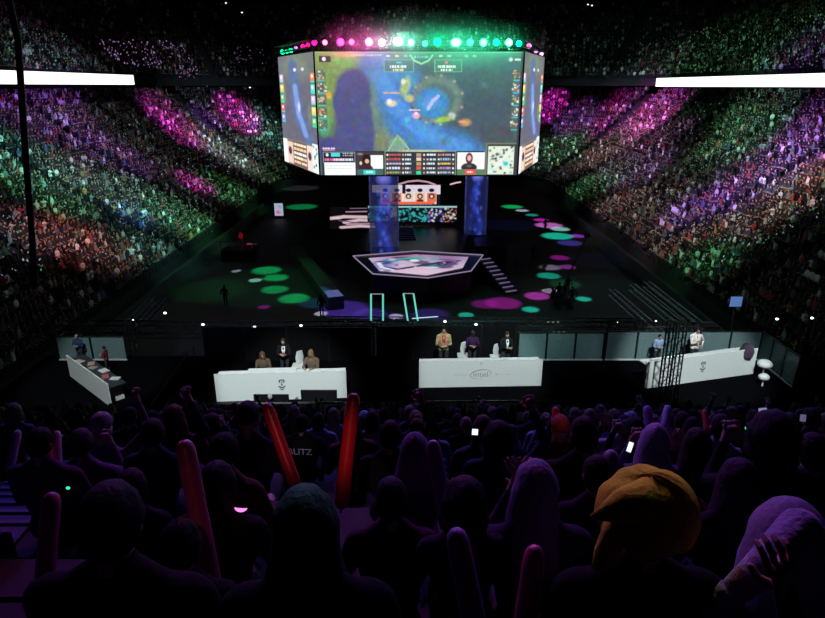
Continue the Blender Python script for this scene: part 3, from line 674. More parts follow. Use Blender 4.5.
# raised sleeve and hand of the hooded person at lower right
hb = MB()
w = at_d(785, 590, 1.55); tip = at_d(778, 548, 1.5); dirn = (tip-w).normalized()
hb.capsule(w-dirn*.25+V((.03, 0, -.05)), w, .04, .028, 12, 0)
hb.tube([w-dirn*.01, w+dirn*.03, w+dirn*.075, w+dirn*.095], [.03, .04, .045, .034], 12, 1, flat=.45)
finger_set(hb, w, dirn, V((-1, 0, .1)), V((0, -1, 0)), .55)
hb2 = MB()
# forearm sleeve stretched diagonally in lilac towards the hood
s0, s1, s2 = at_d(728, 597, 1.75), at_d(765, 566, 1.72), at_d(800, 530, 1.8)
fp = empty('person', (w.x, w.y, w.z-.9), label='person reaching up with a bare open hand at the lower right corner', cat='person')
hb.v = [tuple(V(v)-fp.location) for v in hb.v]; hb.obj('arm', [mat('sleeve_dark', (.02, .012, .03), .9, noise=.2), M_skin], fp, True)
sl = MB(); sl.capsule(s2, s1, .062, .05, 14); sl.capsule(s1, s0, .05, .036, 14)
d2 = (s0-s1).normalized(); sl.tube([s0-d2*.02, s0+d2*.012], [.042, .036], 14)
fp2 = bpy.data.objects.get('person.002')
for o in bpy.data.objects:
    if o.get('label', '').startswith('person in a pale purple hood'): hooded = o
sl.v = [tuple((V(v)-hooded.location)/hooded.scale.x) for v in sl.v]
so = sl.obj('sleeve', mat('lilac_knit', (.3, .26, .38), .95, noise=.3, nscale=60, bump=.8, sheen=.3), hooded, True); hooded.rotation_euler = (0, 0, 0)
# ------------------------------------------------------------------ inflatable clapper sticks
M_stk = {'red': mat('red_inflatable', (.55, .012, .02), .35, noise=.1, nscale=6), 'plum': mat('plum_inflatable', (.38, .05, .14), .35, noise=.1, nscale=6), 'violet': mat('violet_inflatable', (.3, .1, .34), .4, noise=.1, nscale=6), 'pale': mat('pale_inflatable', (.5, .34, .5), .4, noise=.1, nscale=6)}
def stick(x0, y0, x1, y1, d, wpx, c, label):
    a, b = at_d(x0, y0, d), at_d(x1, y1, d*.97); r = wpx/2/F*d; t = (b-a).normalized(); L = (b-a).length
    pts = [a, a+t*r*.35, a+t*r, a+t*r*1.8]; rs = [r*.35, r*.75, r*.95, r]
    n = 5
    for k in range(1, n): pts.append(a+t*(r*1.8+(L-r*3.6)*k/n)); rs.append(r*(1+.03*math.sin(k*2.2)))
    pts += [b-t*r*1.8, b-t*r, b-t*r*.35, b]; rs += [r, r*.95, r*.75, r*.35]
    mb = MB(); mb.tube(pts, rs, 16); mb.recenter(a)
    o = mb.obj('clapper_stick', M_stk[c], None, True, label=label, cat='clapper stick', group='inflatable clapper sticks in the audience'); o.location = a
    v = MB(); v.tube([b-a+t*r*.1, b-a+t*r*.5], r*.22, 8); v.obj('valve', M_stk['pale'], o, True)
    return o
stick(184, 440, 214, 595, 2.6, 19, 'plum', 'long plum-red inflatable clapper stick held upright at left')
stick(266, 403, 298, 492, 4.1, 12, 'red', 'red inflatable clapper stick leaning right, tip in front of the left desk')
stick(354, 393, 341, 509, 3.6, 14, 'red', 'bright red inflatable clapper stick, tall and nearly upright left of centre')
stick(556, 407, 556, 462, 6.0, 8, 'red', 'thin upright red inflatable clapper stick right of centre')
stick(611, 450, 610, 500, 3.1, 17, 'violet', 'short violet inflatable clapper stick just above the yellow hat')
stick(647, 406, 650, 434, 6., 9, 'violet', 'left of two small violet clapper sticks behind the lilac hood')
stick(668, 406, 664, 430, 6.1, 8, 'pale', 'right of two small violet clapper sticks behind the lilac hood')
stick(18, 430, 9, 474, 4.9, 8, 'pale', 'pale clapper stick at the far left edge beside a short-haired head')
stick(47, 431, 52, 476, 4.9, 7, 'red', 'small red clapper stick right of the head at the far left')
stick(57, 431, 59, 474, 5., 7, 'pale', 'small pale clapper stick beside the red one at the far left')
stick(704, 410, 708, 432, 5.8, 6, 'red', 'small red clapper stick right of the dark-haired pair')
stick(737, 424, 741, 440, 5.5, 6, 'red', 'smallest red clapper stick beside a green light at right')
stick(455, 528, 478, 640, 2.0, 24, 'violet', 'wide violet clapper stick rising from the bottom edge near centre')
stick(536, 545, 522, 640, 2.1, 22, 'plum', 'dull plum clapper stick below the long pale hair')
stick(52, 492, 44, 590, 2.9, 18, 'plum', 'dull plum clapper stick over the aisle at lower left')
stick(432, 440, 446, 520, 3.0, 15, 'violet', 'violet clapper stick right of the violet-lit hood')
# phones and small lights in the audience
def phone(px, py, d, w, h, tilt, label, c=(235, 245, 255), s=1.2):
    p = at_d(px, py, d); W, H = w/F*d, h/F*d
    o = empty('phone', p, label=label, cat='phone', group='phones held up in the audience'); o.rotation_euler = (-.35, tilt, 0)
    MB().box((0, .005, 0), (W*1.12, .008, H*1.08)).obj('case', M_black, o)
    MB().box((0, .0, 0), (W, .003, H)).obj('display', mat('phone_screen_%d' % c[0], (.1, .1, .1), .2, emit=lin(*c), strength=s, noise=.05), o)
phone(630, 447, 3.6, 5, 10, .35, 'bright white phone screen held beside the lilac hood')
phone(475, 432, 5.2, 6, 6, .1, 'small bright phone in the middle of the audience')
phone(763, 413, 4.2, 8, 10, -.1, 'phone showing the stage, held up at right', (150, 160, 200), .7)
phone(803, 418, 4.6, 6, 7, .1, 'dim lilac phone near the right edge', (120, 110, 150), .6)
def glow(name, px, py, d, r, c, s, label, cat):
    mb = MB(); mb.ell((0, 0, 0), (r, r*.6, r*.8)); o = mb.obj(name, M_lamp('glow_%d_%d_%d' % c, lin(*c), s), label=label, cat=cat); o.location = at_d(px, py, d); return o
o = MB()
o.tube([(.03*math.cos(a), 0, .018*math.sin(a)) for a in [PI+.2+k*.28 for k in range(10)]], [.002, .004, .006, .008, .009, .009, .008, .006, .004, .002], 8)
o = o.obj('light_bracelet', M_lamp('bracelet', lin(255, 130, 220), 1.6), None, True, label='glowing pink crescent bracelet at lower left', cat='bracelet'); o.location = at_d(241, 507, 2.9)
glow('badge_light', 68, 488, 4., .014, (70, 235, 200), 1, 'tiny teal light beside the plum clapper stick', 'light')
glow('badge_light', 747, 428, 4.5, .016, (40, 220, 150), 1.2, 'tiny green light in the audience at right', 'light')
glow('badge_light', 206, 431, 5.2, .03, (240, 50, 50), 1.1, 'small red light behind the tip of the long plum clapper stick', 'light')
# lettering on the black shirt
def text(s, size, loc, rot, m, parent=None, name='lettering', ext=.001, sx=1):
    cu = bpy.data.curves.new(name, 'FONT'); cu.body = s; cu.size = size; cu.align_x = 'CENTER'; cu.align_y = 'CENTER'; cu.extrude = ext
    t = bpy.data.objects.new(name, cu); C.objects.link(t); dg = bpy.context.evaluated_depsgraph_get(); dg.update()
    me = bpy.data.meshes.new_from_object(t.evaluated_get(dg)); bpy.data.objects.remove(t); me.materials.clear(); me.materials.append(m)
    o = bpy.data.objects.new(name, me); C.objects.link(o); o.location = loc; o.rotation_euler = rot; o.scale = (sx, 1, 1)
    if parent: o.parent = parent
    return o
text('BLITZ', .115, (.0, -.155, .92), (PI/2-.0, 0, 0), mat('print_lilac', (.85, .8, .95), .6, noise=.1), letter_person)
# ------------------------------------------------------------------ analyst platform
PZ_ = 16-7.4*1.25
mb = MB(); mb.box((.75, 18.1, PZ_-.15), (28.1, 5.1, .3)); mb.box((.75, 15.6, PZ_-1.0), (28.1, .08, 1.7)); mb.obj('floor_platform', mat('platform_carpet', (.003, .003, .004), .95, spec=0, noise=.2), kind='structure')
def desk(name, x0, y0, x1, y1, label, depth=.5, h=.96):
    a, b = V((x0, y0, PZ_)), V((x1, y1, PZ_)); L = (b-a).length; rz = math.atan2(b.y-a.y, b.x-a.x); c = (a+b)/2
    o = empty('analyst_desk', c, rz, label=label, cat='desk')
    MB().box((0, .02, h/2), (L, .04, h-.02)).obj('front_panel', M_white, o)
    MB().box((0, depth/2+.02, h-.17), (L-.06, depth, .03)).obj('desk_top', M_white, o)
    for s in (-1, 1): MB().box((s*(L/2-.3), depth/2+.03, h/2-.1), (.04, depth-.06, h-.23)).obj('side_panel', M_white, o)
    return o, L
def crest(parent, x, z, k, m):
    """tall emblem: winged cup over a chevron foot"""
    mb = MB(); y = -.004; N = 16
    def poly(pts): n = len(pts); mb.add([(x+px*k, y, z+pz_*k) for px, pz_ in pts]+[(x+px*k, y+.004, z+pz_*k) for px, pz_ in pts], [tuple(range(n))]+[(i, (i+1) % n, (i+1) % n+n, i+n) for i in range(n)])
    def arc(cx, cz, r, w, a0, a1, n=10):
        for i in range(n):
            p, q = a0+(a1-a0)*i/n, a0+(a1-a0)*(i+1)/n
            poly([(cx+r*math.cos(p), cz+r*math.sin(p)), (cx+(r+w)*math.cos(p), cz+(r+w)*math.sin(p)), (cx+(r+w)*math.cos(q), cz+(r+w)*math.sin(q)), (cx+r*math.cos(q), cz+r*math.sin(q))])
    arc(0, .55, .22, .13, -.5, PI+.5, 14); arc(0, .55, .06, .06, 0, 2*PI, 10)
    poly([(-.12, .3), (.12, .3), (.07, .0), (-.07, .0)]); poly([(-.5, -.1), (0, -.42), (.5, -.1), (.34, -.02), (0, -.22), (-.34, -.02)]); poly([(-.3, -.35), (0, -.56), (.3, -.35), (.3, -.45), (0, -.7), (-.3, -.45)])
    poly([(-.42, .62), (-.26, .9), (-.2, .8), (-.33, .6)]); poly([(.42, .62), (.33, .6), (.2, .8), (.26, .9)])
    return mb.obj('emblem', m, parent)
p0, p1 = at_z(217, 402, PZ_), at_z(347, 398, PZ_)
d1, L1_ = desk('d', p0.x, p0.y, p1.x, p1.y, 'white analyst desk with a dark emblem at left, three people behind it'); crest(d1, .02, .5, .24, M_ink)
MB().box((-.3, .28, .84), (1.5, .4, .1)).obj('paper_pile', M_white, d1)
q0, q1 = at_z(419, 388, PZ_), at_z(541, 386, PZ_)
d2, L2_ = desk('d', q0.x, q0.y, q1.x, q1.y, 'white caster desk in the centre with an oval logo'); crest(d2, .0, .83, .06, M_greyink)
text('intel', .25, (.0, -.004, .45), (PI/2, 0, 0), M_greyink, d2, 'logo_lettering', sx=1.15)
mb = MB(); pts = [(.34*math.cos(a)*(1+.04*math.sin(a)), -.004, .46+.16*math.sin(a)+.04*math.cos(a)) for a in [-.9+k*(2*PI-.5)/30 for k in range(31)]]; mb.tube(pts, [.004+.009*abs(math.sin(k/30*PI)) for k in range(31)], 6); mb.obj('logo_swoosh', M_greyink, d2)
for x0 in (-.88, .52):
    mb = MB(); r_ = random.Random(int(x0*100)); x = x0
    if x0 > 0: mb.ell((x0, -.003, .45), (.045, .004, .028)); x += .06
    while x < x0+.48: w_ = r_.uniform(.015, .035); mb.box((x, -.003, .45), (w_*.6, .004, r_.uniform(.018, .034))); x += w_
    mb.obj('sponsor_marks', mat('faint_print', (.5, .51, .53), .6, noise=.1), d2)
r0, r1 = at_z(645, 389, PZ_), at_z(753, 374, PZ_)
d3, L3_ = desk('d', r0.x, r0.y, r1.x, r1.y, 'white analyst desk with a dark emblem at right, angled behind the truss tower'); crest(d3, .0, .5, .24, M_ink)
l0, l1 = at_z(65, 351, 16-6.65*1.25), at_z(106, 380, 16-6.65*1.25)
d4, L4_ = desk('d', l0.x, l0.y, l1.x, l1.y, 'white desk end seen obliquely at far left, strewn with papers', depth=.55, h=.8)
for o in d4.children:
    if o.name.startswith('desk_top'): o.data.materials.clear(); o.data.materials.append(mat('desk_dark', (.03, .04, .05), .5, noise=.2))
# papers and small things on the left desk
for i, (dx, dy, w_, h_, a, c) in enumerate([(-.9, .2, .3, .21, .3, (.6, .45, .4)), (-.5, .4, .3, .2, -.4, (.5, .3, .25)), (-.2, .3, .25, .2, .5, (.35, .3, .28)), (.2, .45, .32, .24, .1, (.7, .72, .7)), (.6, .3, .3, .2, -.3, (.5, .12, .12)), (.9, .45, .28, .2, .7, (.75, .75, .75))]):
    c_ = d4.location+Matrix.Rotation(d4.rotation_euler.z, 3, 'Z')@V((dx*1.2, dy, .645))
    o = MB().box((0, 0, .01), (w_, h_, .02)).obj('paper_stack', mat('paper_%d' % i, c, .7, noise=.1), label='%s stack of papers on the desk at far left, %s along it' % (['pink', 'brown', 'grey', 'white', 'red', 'pale'][i], ORD[i]), cat='papers', group='papers on the far left desk'); o.location = c_; o.rotation_euler = (0, 0, a+d4.rotation_euler.z)
# people at the desks, facing the camera
def desk_person(px, py_top, Y, pose, wear, cl, ha, label, scl=1., rz=PI):
    hc = poses(pose)[1]; t = at_y(px, py_top, Y)
    return person((t.x, Y, PZ_), rz, pose, wear, cl, ha, label, scale=(t.z-PZ_)/(hc.z+.125))
a = desk_person(262, 351, 18.2, 'desk', 'long', (.1, .07, .05), (.12, .06, .03), 'woman with brown hair in a dark brown top seated at the left desk', rz=PI+.2)
b_ = desk_person(283, 338, 18.8, 'stand', 'short', (.012, .012, .015), (.05, .03, .02), 'person in a black suit and white shirt standing behind the left desk')
c_ = desk_person(311, 349, 18.2, 'desk', 'long', (.14, .1, .07), (.22, .13, .06), 'person with long light brown hair seated at the right end of the left desk', rz=PI-.15)
d_ = desk_person(444, 326, 19.3, 'stand', 'short', (.45, .33, .18), (.01, .008, .008), 'person in a patterned gold jacket over a red shirt standing at the centre desk')
e_ = desk_person(473, 330, 19.5, 'stand', 'cap', (.035, .015, .05), (.03, .02, .04), 'person in dark clothes and a cap behind the centre desk')
f_ = desk_person(507, 331, 19.3, 'stand', 'short', (.012, .012, .016), (.03, .02, .015), 'person in a dark suit and white shirt at the right end of the centre desk', rz=PI+.3)
g_ = desk_person(698, 327, 19.6, 'stand_hand', 'short', (.7, .68, .66), (.015, .01, .01), 'person in a white shirt with a red tie standing at the right desk')
h_ = desk_person(660, 334, 19.8, 'stand', 'short', (.25, .32, .5), (.02, .015, .02), 'person in a pale blue shirt partly hidden behind the truss tower')
i_ = desk_person(76, 334, 20.0, 'stand', 'short', (.03, .05, .12), (.3, .2, .12), 'fair-haired person in dark blue standing behind the far left desk')
j_ = desk_person(104, 346, 19.2, 'stand', 'short', (.12, .02, .03), (.02, .01, .01), 'person in dark red beside the far left desk', rz=PI/2)
def shirt(par, c, w=.05, tiec=None, st=True, name='shirt_front'):
    dz = .38
    mb = MB(); zt = 1.0+dz; mb.add([(-w*.8, .075, zt+.01), (w*.8, .075, zt+.01), (w*.9, .118, zt-.13), (0, .132, zt-.36), (-w*.9, .118, zt-.13), (-w*.8, .06, zt+.01), (w*.8, .06, zt+.01), (w*.9, .1, zt-.13), (0, .11, zt-.36), (-w*.9, .1, zt-.13)], [(0, 4, 3, 2, 1), (5, 6, 7, 8, 9), (0, 1, 6, 5), (1, 2, 7, 6), (2, 3, 8, 7), (3, 4, 9, 8), (4, 0, 5, 9)])
    mb.obj(name, mat('shirt_%d' % int(c[0]*100), c, .8, noise=.1), par)
    if tiec:
        t = MB(); t.add([(-.014, .095, zt), (.014, .095, zt), (.026, .137, zt-.3), (0, .14, zt-.36), (-.026, .137, zt-.3)], [(0, 4, 3, 2, 1)]); t.add([(-.014, .08, zt), (.014, .08, zt), (.026, .12, zt-.3), (0, .125, zt-.36), (-.026, .12, zt-.3)], [(0, 1, 2, 3, 4)]); t.obj('tie', mat('tie_red', (.4, .02, .03), .6, noise=.1), par)
shirt(b_, (.8, .8, .8), .075, (1, 0, 0)); shirt(d_, (.5, .02, .03), .07); shirt(f_, (.8, .8, .82), .06); shirt(g_, (.75, .74, .72), .05, (1, 0, 0))
# gold jacket pattern
mbx = MB(); r_ = random.Random(4)
for k in range(70):
    a = r_.uniform(0, 2*PI); z = r_.uniform(.95, 1.36); mbx.ell((.185*math.cos(a), .125*math.sin(a), z), (.02, .012, .018), 6, 4, k % 2)
mbx.obj('jacket_pattern', [mat('pat_cream', (.7, .6, .4), .7, noise=.1), mat('pat_brown', (.12, .05, .03), .7, noise=.1)], d_)
# things round the desks
def chair(px, py, Y, label):
    p = at_y(px, py, Y); o = empty('desk_chair', (p.x, Y, PZ_), label=label, cat='chair')
    M = mat('chair_white', (.6, .62, .62), .5, noise=.05); s = (p.z-PZ_)/1.0
    mb = MB(); mb.box((0, 0, .48*s), (.44, .42, .07)); mb.obj('seat', M, o)
    mb = MB(); mb.tube([(0, .2, .5*s), (0, .24, .75*s), (0, .26, 1.0*s)], [.14, .17, .11], 12, flat=.2); mb.obj('backrest', M, o)
    mb = MB(); mb.bar((0, 0, .05), (0, 0, .46*s), .03); mb.obj('pedestal', M_blackm, o)
    for k in range(4):
        a = PI/4+k*PI/2; MB().bar((0, 0, .07), (.26*math.cos(a), .26*math.sin(a), .03), .02).obj('leg', M_blackm, o)
chair(298, 354, 18.9, 'grey-white chair between the standing and the right seated person at the left desk')
chair(464, 345, 19.8, 'white chair behind the centre desk left of the dark cap'); chair(497, 347, 19.7, 'white chair behind the centre desk beside the dark suit')
def monitor(px0, py0, px1, py1, d, label, c=None, tilt=-.5):
    a = at_d(px0, py0, d); b = at_d(px1, py1, d); w_ = abs(b.x-a.x); h_ = abs(py1-py0)/F*d; ctr = (a+b)/2
    o = empty('monitor', (ctr.x, ctr.y, (PZ_ if ctr.z < 10 else ctr.z-h_/2-.08)), label=label, cat='monitor'); k = MB().box((0, 0, h_/2+.08), (w_, .05, h_)).obj('casing', M_black, o)
    MB().box((0, .0, .04), (.06, .05, .1)).obj('stand', M_black, o)
    if c: MB().box((0, -.028, h_/2+.08), (w_*.92, .006, h_*.88)).obj('display', M_lamp('mon_%d' % c[0], lin(*c), 1), o)
    else: MB().box((0, -.028, h_/2+.08), (w_*.92, .006, h_*.88)).obj('display', mat('dark_glass', (.01, .01, .012), .1, noise=.1), o)
    return o
monitor(254, 395, 289, 403, 19.1, 'dark low monitor in front of the left half of the left desk')
monitor(301, 389, 337, 402, 19.05, 'larger dark monitor in front of the right half of the left desk')
m = monitor(732, 281, 745, 293, 27, 'small glowing blue monitor in the dark right of the arena', (52, 96, 160))
mb = MB(); c0 = at_d(738, 293, 27); mb.bar((0, 0, -c0.z), (0, 0, -.08), .04); mb.box((0, 0, -c0.z+.02), (.5, .5, .04)); k = mb.obj('pole', M_blackm, m); 
g = empty('microphone', (at_d(270, 396, 18.8).x, at_d(270, 396, 18.8).y, PZ_), label='grey round microphone on a stand in front of the left desk', cat='microphone'); MB().ell((0, 0, .38), (.07, .07, .1)).obj('windshield', mat('foam_grey', (.35, .37, .36), .9, noise=.2), g, True); MB().bar((0, 0, 0), (0, 0, .32), .015).obj('stand', M_blackm, g)
# round white stools / lamps by the right desk
for i, (px, py, d, rx, rz_) in enumerate([(765, 364, 20.6, .24, .15), (764, 377, 20.2, .17, .12)]):
    p = at_d(px, py, d); o = empty('stool', (p.x, p.y, PZ_), label=['larger white round-topped stool beside the right desk', 'smaller white round-topped stool beside the right desk, nearer the camera'][i], cat='stool')
    MB().ell((0, 0, max(p.z-PZ_, .3)), (rx, rx, rz_)).obj('seat', M_white, o, True); MB().bar((0, 0, 0), (0, 0, max(p.z-PZ_, .3)), .03).obj('pedestal', M_white, o)
# dark jacket over the desk end
t = at_y(746, 351, 15.25); mb = MB(); mb.tube([(0, .25, .02), (0, .1, .03), (0, -.04, .03), (0, -.07, -.1), (0, -.05, -.28), (.02, -.05, -.36)], [.13, .15, .16, .17, .15, .1], 12, flat=.14)
o = mb.obj('jacket', mat('jacket_dark', (.05, .03, .06), .9, noise=.3, bump=.5), None, True, label='dark jacket draped over the right end of the right desk', cat='jacket'); o.location = d3.location+Matrix.Rotation(d3.rotation_euler.z, 3, 'Z')@V((L3_/2-.42, 0, .98)); o.rotation_euler = (0, 0, d3.rotation_euler.z)
# glass balustrades with faint emblems
M_glass = mat('tinted_glass', (.17, .26, .27), .12, alpha=.6, noise=.15, nscale=.8)
def balustrade(a, b, h, n, label, marks=()):
    a, b = V(a), V(b); o = empty('glass_balustrade', a, label=label, cat='balustrade'); d = b-a; L = d.length; t = d.normalized(); rz = math.atan2(t.y, t.x)
    for i in range(n):
        c = t*L*(i+.5)/n; pn = MB().box((c.x, c.y, c.z+h/2), (L/n-.08, .02, h-.06), rz).obj('glass_panel', M_glass, o)
        if i in marks:
            q = empty('emblem_pivot', (c.x, c.y, c.z)); q.parent = o; q.rotation_euler = (0, 0, rz)
            crest(q, 0, h*.5, .3, mat('faint_emblem', (.05, .09, .1), .6, noise=.1)); 
            for ch in q.children: ch.parent = o; ch.matrix_parent_inverse.identity(); ch.location = c+V((0, 0, 0)); ch.rotation_euler = (0, 0, rz)
            bpy.data.objects.remove(q)
    for i in range(n+1): c = t*L*i/n; MB().bar(c, c+V((0, 0, h)), .035).obj('post', M_blackm, o)
    MB().bar(V((0, 0, h)), d+V((0, 0, h)), .028).obj('handrail', M_blackm, o); MB().box((d.x/2, d.y/2, d.z/2+.02), (L, .07, .06), rz).obj('foot_rail', mat('rail_foot', (.5, .52, .52), .5, noise=.1), o)
    return o
Yb = 20.3
xa = lambda px: at_y(px, 361, Yb).x
balustrade((xa(517), Yb, PZ_), (xa(602), Yb, PZ_), 1.05, 3, 'glass balustrade with faint emblems right of the centre desk', (1, 2))
balustrade((xa(604), Yb, PZ_), (xa(757), Yb, PZ_), 1.1, 5, 'glass balustrade behind the right desk')
e0 = V((xa(757), Yb, PZ_)); e1 = at_z(790, 388, PZ_); balustrade(e0, (e1.x+.1, e1.y-.0, PZ_), 1.1, 3, 'green-tinted glass balustrade running back along the right side of the platform')
balustrade((xa(60), Yb, PZ_), (xa(128), Yb, PZ_), .9, 2, 'dim glass balustrade behind the far left desk')
# dark backdrop screens behind the left and centre desks
for (x0, x1, hh, lab) in ((206, 372, 1.25, 'low black backdrop panel behind the left desk'), (378, 515, 1.3, 'low black backdrop panel behind the centre desk')):
    a, b = xa(x0), xa(x1); o = empty('backdrop_panel', ((a+b)/2, Yb, PZ_), label=lab, cat='panel'); MB().box((0, 0, hh/2), (b-a, .08, hh)).obj('board', M_black, o)
    for k in range(5): MB().box(((b-a)*(k/4-.5)*.98, -.06, hh/2), (.06, .06, hh)).obj('post', M_blackm, o)
# guard rail before the platform
o = empty('guard_rail', (0, 15.2, 5.6), label='metal guard rail between the audience and the desk platform', cat='railing')
g0, g1 = at_y(180, 404, 15.2), at_y(560, 401, 15.2)
MB().bar(g0-o.location, g1-o.location, .03, 8).obj('top_rail', mat('rail_violet_reflection', (.3, .3, .36), .25, .8, noise=.1), o)  # violet reflection put into the rail colour
for k in range(9): p = g0.lerp(g1, k/8)-o.location; MB().bar(p, p-V((0, 0, 1.0)), .02).obj('post', M_blackm, o)
# hand rails of the stairs left of the platform
for i, (a, b) in enumerate((((193, 345), (151, 405)), ((186, 377), (160, 415)))):
    A, B = at_y(*a, 19.9), at_y(*b, 15.8); o = empty('stair_handrail', B, label=['upper', 'lower'][i]+' sloping handrail of the dark stairs left of the left desk', cat='handrail')
    MB().bar((0, 0, 0), A-B, .022).obj('rail', M_truss, o)
    for k in (0, 1, 2): p = (A-B)*k/2; MB().bar(p, p-V((0, 0, .8)), .016).obj('post', M_blackm, o)
# ------------------------------------------------------------------ trusses
for (px, Y, lab) in ((669, 16.5, 'slim black lattice tower in front of the right desk, left one of the pair'), (679, 16.75, 'slim black lattice tower in front of the right desk, right one of the pair')):
    t = at_y(px, 322, Y); b = at_y(px-9, 400, Y); truss((b.x+.1, Y, PZ_-1.8), (t.x+.1, Y, t.z), .21, .022, .2, .011).obj('truss_tower', M_blackm, label=lab, cat='truss tower')
for (px, Y, lab) in ((377, 21.1, 'dark lattice tower between the left and centre desks'), (641, 21.1, 'dark lattice tower left of the right desk'), (128, 21.1, 'dark lattice tower at far left beside the stairs'), (614, 21.1, 'dark lattice tower behind the glass balustrade')):
    t = at_y(px, 322, Y); truss((t.x, Y, 0), (t.x, Y, t.z), .3, .025, .3).obj('truss_tower', M_blackm, label=lab, cat='truss tower')
TY = 22.7
ta, tb = at_y(60, 329, TY), at_y(715, 331, TY)
truss(ta, tb, .52, .035, .5, .018).obj('lighting_truss', M_truss, label='long horizontal lighting truss crossing behind the desks', cat='truss')
ta2, tb2 = at_y(330, 322, TY+3), at_y(640, 324, TY+3)
truss(ta2, tb2, .38, .026, .4, .016).obj('lighting_truss', M_truss, label='second shorter horizontal truss just behind the long one', cat='truss')
for i, ((ax, ay), (bx, by)) in enumerate([((612, 292), (664, 338)), ((632, 287), (690, 334)), ((646, 284), (702, 328))]):
    A, B = at_z(ax, ay, 5.0), at_z(bx, by, 5.0); truss(A, B, .33, .028, .5, .013).obj('side_truss', M_truss, label='%s of three parallel trusses sloping away at the right' % ['left', 'middle', 'right'][i], cat='truss', group='side trusses')
for i, ((ax, ay), (bx, by)) in enumerate([((152, 300), (126, 328)), ((164, 300), (136, 331))]):
    A, B = at_z(ax, ay, 5.0), at_z(bx, by, 5.0); truss(A, B, .3, .028, .5, .013).obj('side_truss', M_truss, label='%s of two parallel trusses sloping away at the left' % ['left', 'right'][i], cat='truss', group='side trusses')
# teal edged frames standing on the truss
M_teal = M_lamp('teal_led', lin(110, 225, 205), .9)
for i, (x0, x1, yt, yb, sh) in enumerate([(371, 383, 294, 322, 0), (403.5, 413.5, 293.5, 322, 4.5)]):
    Y = 23.2; a, b, c, d = at_y(x0+sh, yb, Y), at_y(x1+sh, yb, Y), at_y(x1, yt, Y), at_y(x0, yt, Y)
    o = empty('ladder_frame', a, label=['left teal-edged ladder-like light frame', 'right teal-edged ladder-like light frame, slightly tilted'][i], cat='light frame'); L = lambda p: p-a
    MB().bar(L(a), L(d), .036).obj('led_edge', M_teal, o); MB().bar(L(b), L(c), .036).obj('led_edge', M_teal, o)
    for q, (p_, r_) in enumerate(((d, c), (a, b))): MB().bar(L(p_), L(r_), .02).obj('cross_bar', mat('bar_pale', (.5, .5, .6), .4, .2, emit=lin(190, 190, 215), strength=.5, noise=.1), o)
    mb = MB()
    for k in range(1, 6):
        p_ = a.lerp(d, k/6); r_ = b.lerp(c, k/6); r2 = b.lerp(c, (k+1)/6); mb.bar(L(p_), L(r_), .012); mb.bar(L(p_), L(r2), .008)
    mb.obj('rungs', M_truss, o)
    p_ = (a+b)/2-a; MB().bar(p_, p_-V((0, 0, a.z)), .04).obj('mast', M_blackm, o)
# small white lamps on the trusses
for i, (px, py) in enumerate([(203, 324.5), (254.6, 327), (301, 325.5), (445, 321.5), (476, 324.5), (133, 320), (165, 313), (777, 319), (812, 318), (656, 321), (617, 322)]):
    p = at_y(px, py, TY-.3); o = empty('truss_lamp', p, label='small white work lamp on the long truss, %s from the left' % ORD[sorted([203, 254.6, 301, 445, 476, 133, 165, 777, 812, 656, 617]).index(px)], cat='lamp', group='small work lamps')
    k = .6 if px < 150 or px > 600 and px < 700 else 1
    MB().ell((0, 0, 0), (.062*k, .05, .044*k)).obj('lens', M_lamp('lamp_white', lin(235, 240, 250), 2.5), o, True); MB().box((0, .08, 0), (.12, .1, .09)).obj('housing', M_black, o)
for i in range(9):   # green-white diode grid right of centre
    px = 548+(i % 3)*5+(i//3)*3; py = 322+(i//3)*5; p = at_y(px, py, TY+.2)
    if i < 9: MB().ell((0, 0, 0), (.036, .024, .022)).obj('diode', M_lamp('diode', lin(190, 220, 170), .5), label='tiny pale indicator lamp on the truss right of the centre desk', cat='lamp', group='indicator lamps on the truss').location = p
p0, p1 = at_y(412, 318.5, TY), at_y(438, 316.5, TY)
MB().bar((0, 0, 0), p1-p0, .02).obj('light_tube', M_lamp('tube_white', lin(190, 230, 230), 1), label='short bright tube lamp right of the tilted teal frame', cat='lamp').location = p0
# ------------------------------------------------------------------ main hexagonal stage
ST = 2.0
hexp = [at_z(353, 256.5, ST), at_z(373, 274.5, ST), at_z(428, 278.5, ST), at_z(471, 271.5, ST), at_z(483, 255.5, ST), at_z(416, 251.5, ST)]
ctr = sum(hexp, V())/6
stg = empty('main_stage', (ctr.x, ctr.y, 0), label='six-sided raised centre stage with a glowing pink and white picture floor', cat='stage')
def loc_(ps): return [V(p)-V((ctr.x, ctr.y, 0)) for p in ps]
mb = MB(); mb.ngon(loc_(hexp), ST, 0); mb.obj('platform', M_deck, stg)
mb = MB(); q = loc_(hexp)
for i in range(6): mb.bar(q[i]+V((0, 0, .05)), q[(i+1) % 6]+V((0, 0, .05)), .055)
mb.obj('light_edge', M_lamp('edge_lilac', lin(150, 135, 165), .8), stg)
